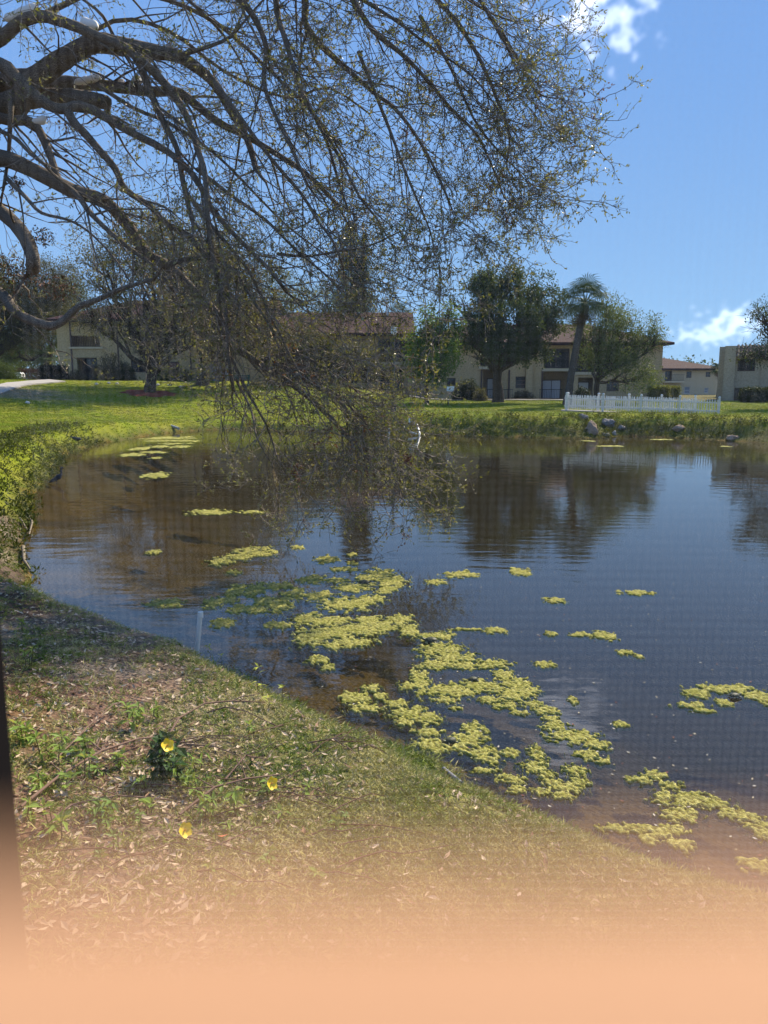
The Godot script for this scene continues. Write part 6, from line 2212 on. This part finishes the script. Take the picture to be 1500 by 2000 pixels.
# ------------------------------------------------------------------ the window and the hand
func make_window():
	var bronze := mat("dark_bronze_frame", 0.010, 0.009, 0.010, 0.95)
	bronze.metallic_specular = 0.02
	var t := thing("window", "dark window frame at the left edge with an insect screen across the view", "window", EYE + Vector3(0, -0.85, -0.3))
	var x0 := -0.179
	var x1 := 0.80
	var y1 := 1.5
	var mb := MB.new()
	mb.box(Vector3(x0 - 0.05, 0, -0.045), Vector3(x0, y1, 0.02))
	mb.box(Vector3(x0, 0, -0.02), Vector3(x0 + 0.006, y1, -0.012))
	part("jamb", mb.mesh(), bronze, t)
	mb = MB.new()
	mb.box(Vector3(x1, 0, -0.06), Vector3(x1 + 0.05, y1, 0.03))
	part("jamb", mb.mesh(), bronze, t)
	part("sill", box_mesh(Vector3(x0 - 0.1, -0.04, -0.1), Vector3(x1 + 0.1, -0.002, 0.05)), bronze, t)
	part("head", box_mesh(Vector3(x0 - 0.05, y1 + 0.002, -0.06), Vector3(x1 + 0.05, y1 + 0.05, 0.03)), bronze, t)
	mb = MB.new()
	var pitch := 0.0027
	var r := 0.000016
	var x := x0 + 0.072
	while x < x1 - 0.004:
		mb.box(Vector3(x - r, 0.002, 0.065 - r), Vector3(x + r, y1 - 0.002, 0.065 + r))
		x += pitch
	var y := 0.006
	while y < y1 - 0.004:
		mb.box(Vector3(x0 + 0.072, y - r * 0.6, 0.0645 - r), Vector3(x1 - 0.002, y + r * 0.6, 0.0645 + r))
		y += pitch
	var wire := mat("screen_wire", 0.6, 0.6, 0.61, 0.6)
	wire.backlight_enabled = true
	wire.backlight = Color(0.6, 0.6, 0.6)
	part("insect_screen", mb.mesh(), wire, t).set_meta("kind", "stuff")

func make_hand():
	var k := 0.001
	var V := func(x, y, z): return Vector3(x, y, z) * k
	# in the phone's own axes: x right, y up, z towards the photographer; the index finger lies just under the lens
	var bones := [
		[V.call(-10, -10.5, -4), V.call(19, -10.58, -4), 0.0078, 0.0079], [V.call(19, -10.58, -4), V.call(42, -12, -3.5), 0.0079, 0.0088], [V.call(42, -12, -3.5), V.call(76, -22, 6), 0.0090, 0.0108],
		[V.call(76, -22, 6), V.call(140, -46, 34), 0.0125, 0.016],
		[V.call(78, -43, 9), V.call(38, -50, -16), 0.0108, 0.0092], [V.call(38, -50, -16), V.call(22, -50, 6), 0.0090, 0.0082], [V.call(22, -50, 6), V.call(34, -51, 22), 0.0080, 0.0068], [V.call(78, -43, 9), V.call(142, -58, 34), 0.013, 0.017],
		[V.call(80, -63, 11), V.call(44, -70, -12), 0.0104, 0.0088], [V.call(44, -70, -12), V.call(28, -70, 8), 0.0086, 0.0078], [V.call(28, -70, 8), V.call(40, -71, 23), 0.0076, 0.0064], [V.call(80, -63, 11), V.call(144, -70, 34), 0.0125, 0.016],
		[V.call(84, -81, 14), V.call(56, -88, -4), 0.0094, 0.0078], [V.call(56, -88, -4), V.call(43, -88, 11), 0.0076, 0.0069], [V.call(43, -88, 11), V.call(52, -89, 24), 0.0067, 0.0058], [V.call(84, -81, 14), V.call(146, -80, 34), 0.0115, 0.015],
		[V.call(138, -52, 40), V.call(104, -34, 46), 0.016, 0.0128], [V.call(104, -34, 46), V.call(76, -30, 48), 0.0115, 0.0098], [V.call(76, -30, 48), V.call(52, -32, 46), 0.0096, 0.0078],
		[V.call(145, -60, 36), V.call(175, -74, 44), 0.024, 0.026], [V.call(175, -74, 44), V.call(330, -150, 110), 0.027, 0.040]]
	var skin := mat("skin", 0.345, 0.2, 0.12, 0.6)
	skin.metallic_specular = 0.1
	var o := part("person", body_mesh(bones, 0.003, 0.0022), skin, self)
	o.position = EYE
	o.rotation.x = -PITCH
	tag(o, "hand of the person taking the picture, one blurred finger across the bottom of the view", "person")
